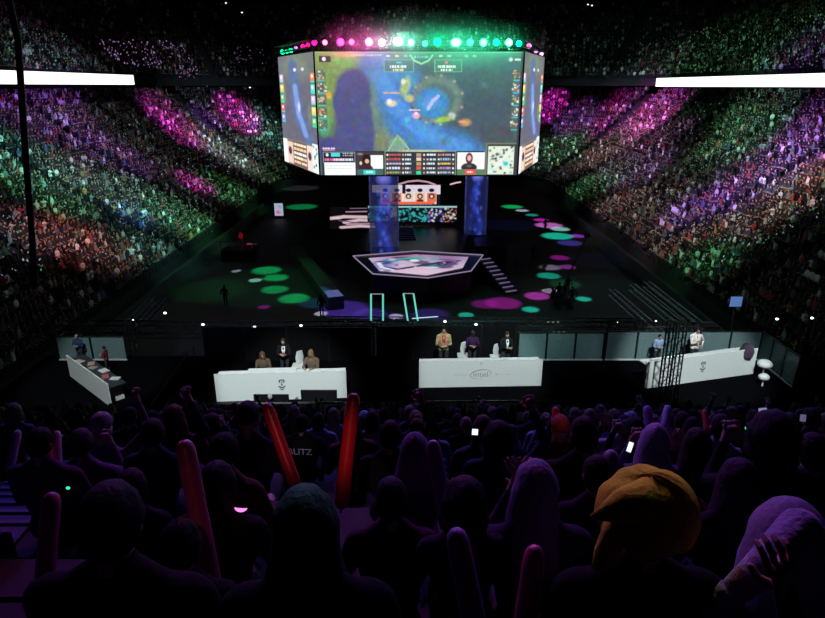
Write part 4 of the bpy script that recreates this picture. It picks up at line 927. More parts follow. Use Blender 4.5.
# picture floor
inner = [at_z(x, y, ST+.03) for x, y in ((368, 258), (379, 271), (427, 275.5), (463, 268), (469, 256.8), (416, 254.2))]
def poly_paint():
    xs = [p.x for p in inner]; ys = [p.y for p in inner]; x0, x1, y0, y1 = min(xs), max(xs), min(ys), max(ys); n = 15.
    W, H = int((x1-x0)*n), int((y1-y0)*n); p = Paint(W, H, x0, 0, n, (222, 196, 226)); p.Y = y1-(p.Y)
    cx, cy = (x0+x1)/2, (y0+y1)/2
    p.ell(x0+1.4, cy-.5, 1.6, 2.4, (120, 130, 220), .9); p.ell(x0+3, y1-.6, 3, 1.6, (196, 90, 160), .8, .8); p.ell(x1-2, y1-1, 3, 2.4, (150, 110, 170), .8, .8); p.ell(cx, y0+1, 5, 2.5, (244, 214, 238), .8)
    r = random.Random(9)
    for k in range(9):
        t = k/8; p.ell(x0+1.4+t*5.0, cy+.6+1.3*math.sin(t*5), .9, .7, [(60, 60, 90), (50, 150, 160), (90, 80, 120)][k % 3], .4, .9)
    p.line([(x0+1.2, cy-.6), (x0+2.6, cy-1.4), (x0+4.4, cy-.4), (x0+6, cy+.6), (cx+1.6, cy)], .28, (40, 44, 80)); p.line([(x0+2, cy+1.4), (x0+4, cy+2.2), (x0+6, cy+1.6)], .3, (60, 190, 190))
    p.line([(x0+1.0, cy+.4), (x0+1.3, cy-.8), (x0+2.2, cy-1.6)], .25, (240, 245, 255)); p.ell(cx+2.4, cy+.4, .9, 1., (70, 60, 110), .4); p.line([(cx+1.8, cy+1.6), (cx+3.4, cy+1.2), (x1-2, cy-.2)], .2, (120, 80, 140)); p.ell(cx-.4, cy+1.2, .5, .5, (250, 250, 255), .4); p.ell(cx+1., cy-.9, .8, .3, (230, 240, 255), .5)
    for k in range(30): p.ell(r.uniform(x0, x1), r.uniform(y0, y1), r.uniform(.15, .5), r.uniform(.1, .5), r.choice([(250, 235, 250), (180, 130, 180), (110, 90, 150), (235, 180, 220)]), .6, .6)
    return p.a, x0, x1, y0, y1
img, x0, x1, y0, y1 = poly_paint(); o = panel('picture_floor', img*.75, (x0-ctr.x, y1-ctr.y, ST+.03), (x1-ctr.x, y1-ctr.y, ST+.03), (x0-ctr.x, y0-ctr.y, ST+.03), 1., stg)
me = o.data; bm = bmesh.new(); bm.from_mesh(me); P2 = [(p.x-ctr.x, p.y-ctr.y) for p in inner]
def inside(x, y):
    s = False
    for i in range(6):
        (a, b), (c, d) = P2[i], P2[(i+1) % 6]
        if (b > y) != (d > y) and x < (c-a)*(y-b)/(d-b)+a: s = not s
    return s
bmesh.ops.delete(bm, geom=[v for v in bm.verts if not inside(v.co.x, v.co.y)], context='VERTS'); bm.to_mesh(me); bm.free()
# lit stairs at the right corner
sa, sb = at_z(484, 257, ST), at_z(513, 293, .1)
stp = empty('stage_stairs', (sb.x, sb.y, 0), label='stairs with pale lit treads leading down from the right corner of the main stage', cat='stairs')
dirs = (sb-sa); dh = V((dirs.x, dirs.y, 0)); side = V((-dh.y, dh.x, 0)).normalized(); rz = math.atan2(dh.y, dh.x)
for k in range(9):
    p = sa.lerp(sb, (k+.5)/9)-V((sb.x, sb.y, 0)); 
    MB().box((p.x, p.y, p.z/2-.04), (dh.length/9*1.02, 1.4, max(p.z, .08)), rz).obj('tread', M_deck, stp); MB().box((p.x, p.y, p.z+.0), (dh.length/9*.4, 1.0, .03), rz).obj('step_light', M_lamp('step_lilac', lin(150, 130, 180), .4), stp)
# rear deck with steps
RD = 1.3
rp = [at_z(300, 237, RD), at_z(345, 251, RD), at_z(400, 252, RD), at_z(462, 252, RD), at_z(466, 238, RD), at_z(487, 215, RD), at_z(330, 205, RD)]
MB().ngon(rp, RD).obj('rear_deck', M_deck, label='wide low black deck behind the centre stage', cat='stage')
st = empty('deck_steps', (at_z(406, 252, 0).x, at_z(406, 252, 0).y, RD), label='dark narrow steps between the glowing pillar and the centre stage', cat='stairs')
for k in range(7):
    MB().box((0, .35*k, .12*k+.06), (2.0-.1*k, .36, .12)).obj('step', M_deck, st); MB().box((0, .35*k-.17, .12*k+.115), (1.9-.1*k, .02, .025)).obj('step_edge', M_lamp('edge_blue', lin(60, 60, 105), .5), st)
bx = at_z(485, 236, 2.2); bl = MB(); pts = [at_z(x, y, 2.2) for x, y in ((474, 238), (476, 246), (507, 247), (516, 241), (493, 234))]; bl.ngon(pts, 2.2).obj('side_deck', M_deck, label='black raised side deck right of the centre stage', cat='stage')
tr0, tr1 = at_z(489, 237, 2.3), at_z(513, 255, .6)
MB().bar((0, 0, 0), tr1-tr0, .05).obj('handrail', M_truss, label='thin sloping handrail right of the side deck', cat='handrail').location = tr0
# ------------------------------------------------------------------ big hanging screen
SY = 52.
def ex(px, Y, py=112): return at_y(px, py, Y).x
FL, FR = ex(316.8, SY), ex(521.0, SY); BL, BR = ex(281.5, 62.), ex(541., 62.)
zt, zb = at_y(418, 51.5, SY).z, at_y(418, 175, SY).z
cube = empty('hanging_screen', ((FL+FR)/2, 58, zb), label='huge multi-sided video screen hanging over the stage, showing a game map', cat='screen')
cl = cube.location
MB().ngon([V((x, y, zt+.12))-cl for x, y in ((FL+.05, SY+.08), (FR-.05, SY+.08), (BR-.1, 62), (BR-3, 68), (BL+3, 68), (BL+.1, 62))], zt-zb+.24).obj('housing', M_black, cube)
panel('front_screen', game_front(), V((FL, SY, zt))-cl, V((FR, SY, zt))-cl, V((FL, SY, zb))-cl, 1.12, cube, base=(.15, .15, .15), rough=.6, label='front face with the game map, score bars and two player pictures')
panel('left_screen', game_side(1), V((BL, 62, zt))-cl, V((FL, SY, zt))-cl, V((BL, 62, zb))-cl, 1.35, cube, base=(.15, .15, .15), rough=.6)
panel('right_screen', game_side(2), V((FR, SY, zt))-cl, V((BR, 62, zt))-cl, V((FR, SY, zb))-cl, 1.35, cube, base=(.15, .15, .15), rough=.6)
for x, y in ((FL, SY), (FR, SY)): MB().box((x-cl.x, y-cl.y-.03, (zt+zb)/2-cl.z), (.12, .1, zt-zb)).obj('corner_trim', M_black, cube)
# light ring above it
ringz = at_y(418, 43, SY-.3).z
rc = [V((BL, 62, ringz)), V((FL, SY-.2, ringz)), V((FR, SY-.2, ringz)), V((BR, 62, ringz))]
o = MB()
for a, b in zip(rc[:-1], rc[1:]):
    t = truss(a, b, .5, .04, .6, .02); o.add(t.v, t.f)
o.obj('lamp_truss', M_blackm, label='black truss ring carrying the row of stage lamps above the hanging screen', cat='truss')
G, Mg, Wt = (0, 255, 150), (255, 20, 130), (215, 255, 240)
LR = [(282.5, 52, 62, G, .8), (287, 51.5, 61, G, .5), (291, 50.5, 60, G, .7), (296, 48.5, 58, (210, 120, 230), .5), (303, 46.5, 56, Mg, .6), (308, 45.2, 55, Mg, .55), (314.5, 43, 53, Mg, .9), (325, 42.5, 51.8, (255, 110, 180), .7),
      (340.7, 42, 51.8, (255, 40, 150), 1.5), (351.6, 42, 51.8, (255, 70, 160), .9), (369, 42, 51.8, (255, 90, 190), 1.8), (382, 42.5, 51.8, (255, 190, 225), 1.4), (398, 41.5, 51.8, (170, 255, 225), 1.9), (411, 42.5, 51.8, (90, 255, 200), 1.4),
      (425, 43.6, 51.8, (60, 255, 170), .8), (437.5, 42, 51.8, G, 1.5), (456, 42.5, 51.8, (80, 255, 190), 1.9), (470, 42.5, 51.8, (40, 255, 170), 1.2), (483.6, 42.5, 51.8, (70, 255, 180), 1.5), (496.4, 42.5, 51.8, G, 1.1), (509, 42.5, 51.8, (80, 255, 180), 1.5), (519, 43.5, 51.8, G, .9),
      (529, 46, 55, (255, 110, 200), .7), (536, 51, 59, (200, 120, 200), .5), (541.5, 54, 61.5, (220, 170, 230), .5)]
for i, (px, py, Y, c, k) in enumerate(LR):
    p = at_y(px, py, Y-.45); o = empty('stage_lamp', p, label='round stage lamp glowing %s above the hanging screen, %s in the row from the left' % ('magenta' if c[0] > 200 and c[1] < 130 else ('white' if c[0] > 150 else 'green'), ordn(i)), cat='stage lamp', group='stage lamps above the hanging screen')
    r = .24*(.55+.34*k); mb = MB(); mb.ell((0, -.02, 0), (r*(1.3 if k > 1.8 else 1), .06, r)); mb.obj('lens', M_lamp('lens_%d' % i, lin(*c), 7*k), o, True)
    MB().tube([(0, .0, 0), (0, .35, .05)], [r*1.15, r*.7], 12, cap=False).obj('housing', M_blackm, o); MB().box((0, .2, r*1.0+.1), (.1, .08, .3)).obj('clamp', M_blackm, o)
    if k > .85 and Y < 52:
        l_ = bpy.data.lights.new('lamp_glow', 'POINT'); l_.color = lin(*c); l_.energy = 60*k; l_.shadow_soft_size = .12; lo = bpy.data.objects.new('lamp_light', l_); C.objects.link(lo); lo.location = p+V((0, -.35, 0))
mb = MB(); a = at_y(416, 40, 53); mb.bar((0, 0, 0), (0, 0, 21), .04); o = mb.obj('hanging_cable', M_truss, label='thin cable holding the hanging screen above its middle', cat='cable'); o.location = a
# far left foreground cable
pts = [at_y(x, y, 9) for x, y in ((2, -60), (9, 0), (18, 40), (22, 100), (26, 160), (31, 220), (35, 285))]
mb = MB(); mb.tube(pts, .045, 8); mb.recenter(pts[-1]); o = mb.obj('hanging_cable', mat('cable_rubber', (.03, .02, .06), .4, noise=.1), None, True, label='thick dark cable hanging down at the left edge of the view', cat='cable'); o.location = pts[-1]  # purple sheen put into the cable colour
# ------------------------------------------------------------------ gauze pillars and screens at the back of the stage
def pillar_img(seed, W=56, H=170):
    p = Paint(W, H, 0, 0, 1., (26, 30, 74)); r = random.Random(seed)
    for k in range(16):
        t = k/15.; p.ell(W*(.5+.18*math.sin(t*7+seed)), H*t, W*.22, H*.07, (44, 66, 190), .9, .7)
    for k in range(14): p.ell(W*(.5+.2*r.uniform(-1, 1)), H*r.uniform(0, 1), W*.1, H*.05, (86, 110, 235), .8, .6)
    p.ell(W*.5, H*.06, W*.3, H*.08, (130, 140, 240), .8)
    e = np.clip(np.minimum(p.X, W-p.X)/(W*.25), 0, 1)[..., None]; p.a = p.a*(.35+.65*e)+np.array(lin(30, 32, 52))*(1-e); p.noise(.2, 5)
    return p.a
for i, (x0, x1, ytop, ybot, Y, z0, lab) in enumerate([(369.5, 398, 176, 255, 55., ST-.0, 'left glowing blue gauze pillar hanging beside the stage'), (466, 487, 176, 236, 64., 1.3, 'right glowing blue gauze pillar hanging behind the stage')]):
    a, b = at_y(x0, 215, Y), at_y(x1, 215, Y); z0 = at_y(x0, ybot, Y).z; zt_ = min(at_y(x0, ytop-3, Y).z, zb-.35); w_ = b.x-a.x
    o = empty('gauze_screen', ((a.x+b.x)/2, Y+w_/2, z0), label=lab, cat='projection pillar'); img = pillar_img(i+1)
    H_ = zt_-z0
    for f, (sx, sy, tx, ty) in enumerate(((-1, -1, 1, -1), (1, -1, 1, 1), (-1, 1, -1, -1), (1, 1, -1, 1))):
        panel('gauze_side', img, (sx*w_/2, sy*w_/2, H_), (tx*w_/2, ty*w_/2, H_), (sx*w_/2, sy*w_/2, 0), 1.0, o, alpha=.62)
    MB().box((0, 0, H_+.1), (w_, w_, .2)).obj('top_frame', M_black, o); MB().box((0, 0, .04), (w_+.1, w_+.1, .12)).obj('base_frame', M_black, o)
def players_img():
    p = Paint(204, 72, 0, 0, 3., (236, 226, 232)); p.rect(0, 0, 68, 8, (226, 214, 226)); p.rect(0, 8, 8, 24, (30, 30, 40)); p.rect(64, 10, 68, 24, (30, 24, 30))
    for i in range(5):
        cx = 13+i*11.5
        p.ell(cx, 5.6, 3.0, 2.2, (28, 20, 26), .2); p.rect(cx-4.6, 8.4, cx+4.6, 18, [(240, 170, 120), (236, 130, 100), (240, 210, 180), (246, 190, 150), (225, 120, 90)][i]); p.ell(cx, 12, 3.4, 3.6, (50, 30, 40), .3); p.ell(cx, 12.2, 1.7, 2, (240, 205, 185), .4); p.ell(cx, 17.2, 4.2, 2.6, [(200, 60, 50), (60, 20, 30), (235, 225, 220), (120, 40, 40), (230, 120, 70)][i], .3)
    p.rect(8, 18, 62, 20.4, (246, 108, 74)); p.rect(30, 0, 33, 9, (20, 20, 26)); p.rect(0, 20.4, 68, 24, (40, 34, 52)); p.dash(10, 60, 21, 2, (200, 190, 230), 3, .7, 5)
    p.noise(.12, 3)
    return p.a
def wall_screen(px0, px1, py0, py1, Y, img, label, strength=.9, legs=1.3):
    a, b, c = at_y(px0, py0, Y), at_y(px1, py0, Y), at_y(px0, py1, Y); o = empty('video_wall', ((a.x+b.x)/2, Y, legs), label=label, cat='screen'); q = o.location; b = V((b.x, Y, a.z)); c = V((a.x, Y, c.z))
    m_ = MB(); m_.box(((0, .12, (a.z+c.z)/2-q.z)), (b.x-a.x+.2, .2, a.z-c.z+.2)); m_.obj('frame', M_black, o); panel('screen_face', img, a-q, b-q, c-q, strength, o)
    if c.z-.1 > legs+.05:
        for s in (-1, 1): MB().box((s*(b.x-a.x)*.4, .15, (c.z-legs)/2), (.15, .15, c.z-legs)).obj('leg', M_black, o)
wall_screen(372, 440.5, 185, 207, 71., players_img(), 'white video wall with five player pictures behind the stage', .95)
def art_img(W, H, seed, bg=(20, 24, 34)):
    p = Paint(W, H, 0, 0, 1., bg); r = random.Random(seed)
    p.rect(0, 0, W, 3, (170, 215, 215))
    for k in range(260):
        x = r.uniform(0, W); 
        c = (60, 190, 185) if x < W*.5 else r.choice([(220, 150, 220), (70, 110, 230), (235, 235, 245)]) if x < W*.75 else r.choice([(240, 190, 170), (200, 90, 90), (240, 235, 230)])
        if r.random() < .45: c = (14, 16, 26)
        p.ell(x, r.uniform(4, H), r.uniform(1, 4.5), r.uniform(1, 4.5), c, .5, .85, r.uniform(0, 3))
    return p.a
wall_screen(398, 457, 206, 222, 68., art_img(118, 34, 3), 'lower video strip with teal and violet artwork, in front of the player wall', .8)
wall_screen(368, 400, 206, 221, 68.4, art_img(64, 30, 8, (16, 24, 70)), 'lower video strip with blue artwork seen through the left pillar', .7)
# left wing floor screen: white and pink shapes
p = Paint(90, 80, 0, 0, 1., (16, 12, 18)); W_ = (238, 206, 214)
p.line([(2, 44), (30, 38), (90, 40)], 7, W_); p.line([(30, 58), (60, 50), (90, 52)], 6, W_); p.line([(22, 74), (60, 70), (90, 72)], 5, W_); p.line([(36, 20), (90, 18)], 3, (190, 150, 165)); p.line([(46, 6), (90, 5)], 2, (150, 120, 140)); p.line([(34, 64), (90, 62)], 3, (215, 170, 190)); p.ell(14, 44, 12, 4, (250, 232, 236), .5); p.line([(18, 52), (60, 60), (90, 60)], 2, (120, 90, 110))
fa, fb, fc = at_z(330, 207, RD+.25), at_z(369, 207, RD+.25), at_z(330, 229, RD+.25)
o = empty('floor_screen', fc, label='slanted floor screen with white and pink shapes left of the blue pillar', cat='screen'); panel('screen_face', p.a, fa-fc, V((fb.x, fa.y, fa.z))-fc, V((0, 0, 0)), .75, o)
MB().box((((fb.x-fa.x)/2)+(fa.x-fc.x)/2, (fa.y-fc.y)/2, -.13), (fb.x-fa.x, fa.y-fc.y, .22)).obj('frame', M_black, o)
# pink arch above the player wall
mb = MB(); pts = [at_y(x, y, 70.5) for x, y in ((398, 184.5), (408, 181.5), (418, 180.6), (428, 182), (436, 185))]; mb.tube(pts, .1, 8); mb.recenter(pts[0]); mb.obj('light_arch', M_lamp('arch_pink', lin(220, 170, 190), .7), None, True, label='thin pink glowing arch above the player video wall', cat='light').location = pts[0]
pts = [at_y(x, y, 66.5) for x, y in ((450, 184.5), (456, 182.8), (461, 182))]; mb = MB(); mb.tube(pts, .08, 8); mb.recenter(pts[0]); mb.obj('light_tube', M_lamp('arch_pink2', lin(235, 195, 205), .9), None, True, label='short slanted pink light tube left of the right gauze pillar', cat='light').location = pts[0]
# small far screen and red-lit stand at the left of the floor
def floor_person(px, pyb, label, h=None, pose='stand_idle', cl=(.012, .012, .014), z=0):
    p = at_z(px, pyb, z); return person(p, R.uniform(-.6, .6), pose, 'short', cl, (.01, .01, .01), label, scale=1.)
wr = at_z(279.5, 218, 0); o = empty('light_banner', wr, label='small glowing white and pink upright banner on the left of the arena floor', cat='banner')
p = Paint(20, 40, 0, 0, 1., (190, 205, 225)); p.ell(8, 28, 7, 9, (235, 110, 190), .6); p.ell(12, 10, 6, 8, (150, 180, 220), .7); panel('banner_face', p.a, (-.55, -.06, 1.9), (.55, -.06, 1.9), (-.55, -.06, .3), .7, o); MB().box((0, 0, 1.1), (1.2, .1, 1.8)).obj('frame', M_black, o); MB().box((0, 0, .1), (.8, .5, .2)).obj('base', M_black, o)
a, b, c = at_z(222, 262, 0), at_z(255, 262, 0), at_z(222, 248, 1.1)
rs = empty('camera_riser', ((a.x+b.x)/2, a.y+.9, 0), label='black riser on the left of the arena floor with a red-lit performer', cat='riser'); MB().box((0, 0, .55), (b.x-a.x, 1.8, 1.1)).obj('deck', M_black, rs)
for k in range(5): MB().bar(((k/4-.5)*(b.x-a.x), -.85, 1.1), ((k/4-.5)*(b.x-a.x), -.85, 2.0), .03).obj('post', M_blackm, rs)
MB().bar((-(b.x-a.x)/2, -.85, 2.0), ((b.x-a.x)/2, -.85, 2.0), .03).obj('rail', M_blackm, rs)
o = person((rs.location.x+.2, rs.location.y+.1, 1.1), 2.6, 'stand', 'short', (.5, .02, .05), (.02, .01, .01), 'person lit red standing on the black riser at the left of the floor', scale=1.05)
spot((rs.location.x+1, rs.location.y-3, 9), (rs.location.x+.2, rs.location.y, 2), lin(255, 30, 120), 1500, 18, .8)
t0 = rs.location+V((1.1, .3, 0)); o = MB(); o.box((0, 0, .35), (.9, .5, .1)); o.bar((0, 0, 0), (0, 0, .35), .05); o = o.obj('control_table', mat('table_pink', (.5, .3, .4), .5, noise=.1), label='small table beside the red-lit person on the riser', cat='table'); o.location = (t0.x, t0.y, 1.1)
for i, (px, pb, z) in enumerate([(322, 316, 0), (226, 306, 0)]): floor_person(px, pb, ['person in dark clothes standing by a white light pool at the front of the floor', 'dim dark figure standing at the left edge of the floor'][i])
# walkway with a lit end
a, b = at_z(296, 247, 1.0), at_z(336, 297, 1.0); dv = b-a; L = dv.length; rz = math.atan2(dv.y, dv.x)
ww = empty('walkway', (b.x, b.y, 0), label='long narrow dark walkway slanting across the floor left of the stage, pale lit end', cat='walkway')
MB().box((-dv.x/2, -dv.y/2, .5), (L, 1.2, 1.0), rz).obj('deck', mat('walk_deck', (.05, .07, .06), .5, noise=.2), ww)  # green sheen on the deck put into its colour
p = Paint(40, 30, 0, 0, 1., (40, 40, 70))
for k in range(6): p.line([(0, 3+k*5), (40, 1+k*5)], 1.3, (130, 150, 210))
nx = V((math.cos(rz), math.sin(rz), 0)); sd = V((-nx.y, nx.x, 0)); e = V((0, 0, 1.04)); panel('light_panel', p.a, e-nx*1.6+sd*.55, e-nx*1.6-sd*.55, e+sd*.55, .7, ww)
# camera crew and crane on the right of the floor
cr = at_z(563, 308, 0); o = empty('camera_crane', cr, label='dark camera crane with a long thin raised arm on the right of the floor', cat='camera crane')
MB().box((0, 0, .5), (1.0, .9, .25)).obj('dolly', M_black, o)
for s in (-1, 1):
    for t in (-1, 1): MB().tube([(s*.45, t*.45-.05, .2), (s*.45, t*.45+.05, .2)], .2, 12).obj('wheel', M_black, o)
MB().bar((0, 0, .6), (0, 0, 1.9), .09).obj('column', M_blackm, o); tp = at_y(587, 235, cr.y+6)-cr; MB().bar((-.6, -.9, 1.3), tp, .05).obj('boom', M_blackm, o); MB().box((-.6, -.9, 1.3), (.5, .5, .4)).obj('counterweight', M_black, o); MB().box(tp, (.35, .5, .3)).obj('camera_head', M_black, o)
for i, (px, pb) in enumerate([(552, 309), (558, 303), (571, 307), (567, 296)]): floor_person(px, pb, ['left', 'rear left', 'right', 'rear'][i]+' crew member in dark clothes by the camera crane')
for i, (px, pb) in enumerate([(545, 232), (533, 262)]): floor_person(px, pb, ['far dark figure beside the light pools right of the stage', 'dark figure standing right of the stage stairs'][i])
# ------------------------------------------------------------------ ribbon boards
def ribbon(side, y0, y1, label):
    o = empty('ribbon_board', (side*36.7, (y0+y1)/2, 16.1 if side < 0 else 15.85), label=label, cat='ribbon board'); L = y1-y0
    MB().box((side*.12, 0, .62), (.2, L+.1, 1.3)).obj('frame', M_black, o)
    p = Paint(300, 16, 0, 0, 1., (255, 253, 242)); r = random.Random(side+5)
    for k in range(26): p.ell(r.uniform(0, 300), r.uniform(8, 14), r.uniform(1, 3), r.uniform(1, 2), (238, 205, 165), .6, .5)
    a = (-side*.0, -L/2, 1.22) if side < 0 else (0, L/2, 1.22); b = (0, L/2, 1.22) if side < 0 else (0, -L/2, 1.22)
    panel('board_face', p.a, a, b, (a[0], a[1], .04), 1.6, o)
for side, px, lab in ((-1, 134.5, 'long glowing white ribbon board on the balcony edge of the left stand'), (1, 640.5, 'long glowing white ribbon board on the balcony edge of the right stand')):
    r_ = ray(px, 84); Yend = min(abs(36.7/r_.x)*r_.y, 99.5); ribbon(side, 35, Yend, lab)
for i, (px, py) in enumerate([(226, 3), (242, 12.5), (588, 4.5), (592, 5.5), (145, 86.5), (250, 87.5)]):
    o = MB(); o.ell((0, 0, 0), (.14, .1, .1)); o = o.obj('roof_lamp', M_lamp('roof_white', lin(220, 225, 235), 1.6 if i < 2 else .5), None, True, label=['tiny white roof lamp at the top left of the screen, upper one', 'tiny white roof lamp at the top left of the screen, lower one', 'left tiny lamp of a close pair at the top right', 'right tiny lamp of a close pair at the top right', 'tiny pale lamp at the end of the left ribbon board', 'tiny pale lamp under the far left balcony'][i], cat='lamp'); o.location = at_y(px, py, 100)
# glowing light sticks in the far upper tier
sv = []; mb = MB(); r_ = random.Random(6)
def dots(poly, n, c_mi, size=.10):
    for k in range(n):
        u, v = r_.random(), r_.random(); a, b, c, d = poly; x = (a[0]*(1-u)+b[0]*u)*(1-v)+(d[0]*(1-u)+c[0]*u)*v; y = (a[1]*(1-u)+b[1]*u)*(1-v)+(d[1]*(1-u)+c[1]*u)*v
        s_ = size*r_.uniform(.5, 1.2)
        p = None
        rr = ray(x, y)
        for t in range(300, 1300, 2):
            q = CAM+rr*(t/10.); 
            if q.y > YC: rad = math.hypot(max(abs(q.x)-25, 0), q.y-YC)-12 if abs(q.x) > 25 else q.y-YC-12
            else: rad = abs(q.x)-37
            if rad > 0 and q.z < uz(rad)+.9: p = q; break
        if p: mb.capsule(p, p+V((r_.uniform(-.1, .1), 0, s_*1.2)), s_*.4, s_*.4, 5, c_mi)
dots(((94, 40), (150, 40), (165, 70), (120, 64)), 90, 0); dots(((158, 40), (182, 42), (208, 88), (182, 82)), 70, 0); dots(((222, 46), (262, 48), (268, 66), (232, 62)), 26, 0, .07); dots(((690, 30), (825, 14), (825, 70), (660, 74)), 240, 1, .09); dots(((550, 42), (640, 40), (620, 78), (550, 76)), 60, 1, .07); dots(((0, 24), (70, 34), (85, 72), (0, 66)), 90, 1, .08); dots(((640, 44), (700, 30), (700, 74), (640, 76)), 60, 1, .08)
def dots_low(poly, n, mis, size=.09):
    for k in range(n):
        u, v = r_.random(), r_.random(); a, b, c, d = poly; x = (a[0]*(1-u)+b[0]*u)*(1-v)+(d[0]*(1-u)+c[0]*u)*v; y = (a[1]*(1-u)+b[1]*u)*(1-v)+(d[1]*(1-u)+c[1]*u)*v
        rr = ray(x, y)
        for t in range(250, 1300, 2):
            q = CAM+rr*(t/10.); s = (math.hypot(max(abs(q.x)-10, 0), q.y-YC)-12 if abs(q.x) > 10 else q.y-YC-12) if q.y > YC else abs(q.x)-22
            if s > 0 and q.z < pz(s)+1.25:
                s_ = size*r_.uniform(.4, 1.1); mlow.capsule(q, q+V((r_.uniform(-.08, .08), 0, s_)), s_*.4, s_*.4, 5, r_.choice(mis)); break
mlow = MB()  # glowing dots added for crowd sparkle in the lower stands
dots_low(((0, 120), (200, 120), (215, 240), (0, 280)), 330, [0, 0, 1, 2, 3]); dots_low(((180, 100), (275, 100), (265, 160), (200, 200)), 150, [0, 1, 2]); dots_low(((545, 100), (825, 100), (825, 220), (600, 220)), 420, [0, 0, 1, 2, 3]); dots_low(((620, 215), (825, 200), (780, 240), (700, 270)), 110, [0, 1, 3])
mlow.obj('sticks_and_glints', [M_lamp('spark_white', lin(205, 225, 225), .55), M_lamp('spark_teal', lin(90, 215, 185), .5), M_lamp('spark_lilac', lin(200, 140, 225), .55), M_lamp('spark_green', lin(110, 190, 110), .35)], label='tiny glowing dots added for the sparkle of lit clothing in the lower stands', cat='light sticks', kind='stuff')
mb.obj('sticks_and_glints', [M_lamp('stick_lilac', lin(200, 150, 225), .75), M_lamp('stick_green', lin(120, 200, 140), .4)], label='tiny glowing light sticks waved in the dark upper tiers', cat='light sticks', kind='stuff')
# ------------------------------------------------------------------ light
W = bpy.data.worlds.new('world'); sc.world = W; W.use_nodes = True; W.node_tree.nodes['Background'].inputs[0].default_value = (.35, .6, .7, 1); W.node_tree.nodes['Background'].inputs[1].default_value = .0005
def hit(px, py, up=False):
    r = ray(px, py)
    for t in range(150, 1400, 2):
        q = CAM+r*(t/10.)
        h = 37. if up else 22.; xr = h-12
        s = (math.hypot(max(abs(q.x)-xr, 0), q.y-YC)-12 if abs(q.x) > xr else q.y-YC-12) if q.y > YC else abs(q.x)-h
        if s > 0 and q.z < (uz(s) if up else pz(s))+1: return q
    return q
def wash(px, py, rpx, col, I, up=False, blend=1.):
    t = hit(px, py, up); d = proj(t)[2]; rad = rpx/F*d; L = V((t.x*.25, max(20, t.y-18), 31)) if (up or py > 135) else V((t.x*.2, t.y-26, 15.5)); D = (t-L).length
    spot(L, t, lin(*col), I*D*D*15, 2*math.degrees(math.atan(rad*1.6/D)), blend, .3)
MAG, PUR, TEA, GRN, CW, WRM, RED = (240, 60, 235), (175, 105, 240), (125, 225, 205), (115, 225, 150), (200, 225, 235), (225, 195, 190), (235, 110, 115)
for w in [(240, 116, 17, MAG, 9), (208, 118, 12, PUR, 5), (175, 124, 24, MAG, 5), (140, 118, 24, MAG, 4), (110, 116, 22, PUR, 3), (60, 112, 34, PUR, 1.8), (20, 106, 30, PUR, 1.2), (225, 148, 32, CW, 3), (265, 130, 20, TEA, 2.5), (195, 182, 18, MAG, 3.5), (120, 155, 30, PUR, 2.2), (30, 160, 40, TEA, 3), (50, 190, 36, GRN, 2.5), (140, 200, 40, TEA, 3), (90, 180, 40, CW, 1.6), (180, 215, 36, GRN, 2.4), (230, 190, 30, GRN, 1.8), (60, 235, 40, RED, 1.8), (100, 246, 34, WRM, 1.4), (20, 230, 34, CW, 1.2), (160, 250, 34, TEA, 1.4), (200, 235, 26, GRN, 1.5), (135, 215, 20, (110, 160, 240), 3),
          (100, 140, 95, CW, .55), (210, 130, 60, CW, .7), (40, 100, 60, PUR, .5), (150, 230, 80, TEA, .35), (600, 140, 60, CW, .8), (700, 120, 80, CW, .5), (700, 190, 90, CW, .7), (790, 120, 60, PUR, .6), (625, 210, 50, WRM, .7), (255, 165, 30, GRN, 1.2), (546, 108, 14, MAG, 9), (575, 120, 16, PUR, 4), (615, 116, 22, MAG, 3.6), (655, 112, 26, MAG, 6), (560, 150, 26, GRN, 2.6), (600, 180, 30, GRN, 2.2), (610, 145, 34, WRM, 1.8), (640, 150, 40, (200, 150, 220), 2.2), (690, 125, 34, WRM, 1.8), (735, 140, 40, GRN, 2.0), (815, 135, 34, PUR, 4), (770, 165, 38, (190, 150, 235), 3.2), (700, 205, 32, PUR, 4.2), (640, 170, 26, (190, 160, 240), 3.2), (740, 190, 34, PUR, 3.), (800, 190, 32, WRM, 2.6), (748, 220, 30, WRM, 2.2), (670, 235, 36, WRM, 1.8), (700, 258, 34, GRN, 1.4), (790, 175, 26, CW, 2.5), (820, 165, 24, RED, 2.4), (620, 205, 26, WRM, 1.6), (660, 100, 40, CW, .8), (760, 108, 40, GRN, 1.2)]:  # the wide faint washes are unseen fill added for dark crowd gaps
    wash(*w[:4], w[4])
for w in [(20, 50, 50, GRN, .4), (80, 60, 40, TEA, .15), (760, 50, 60, GRN, .45), (690, 60, 50, GRN, .35), (810, 40, 40, PUR, .45), (600, 60, 50, TEA, .12)]:
    wash(*w[:4], w[4], up=True)
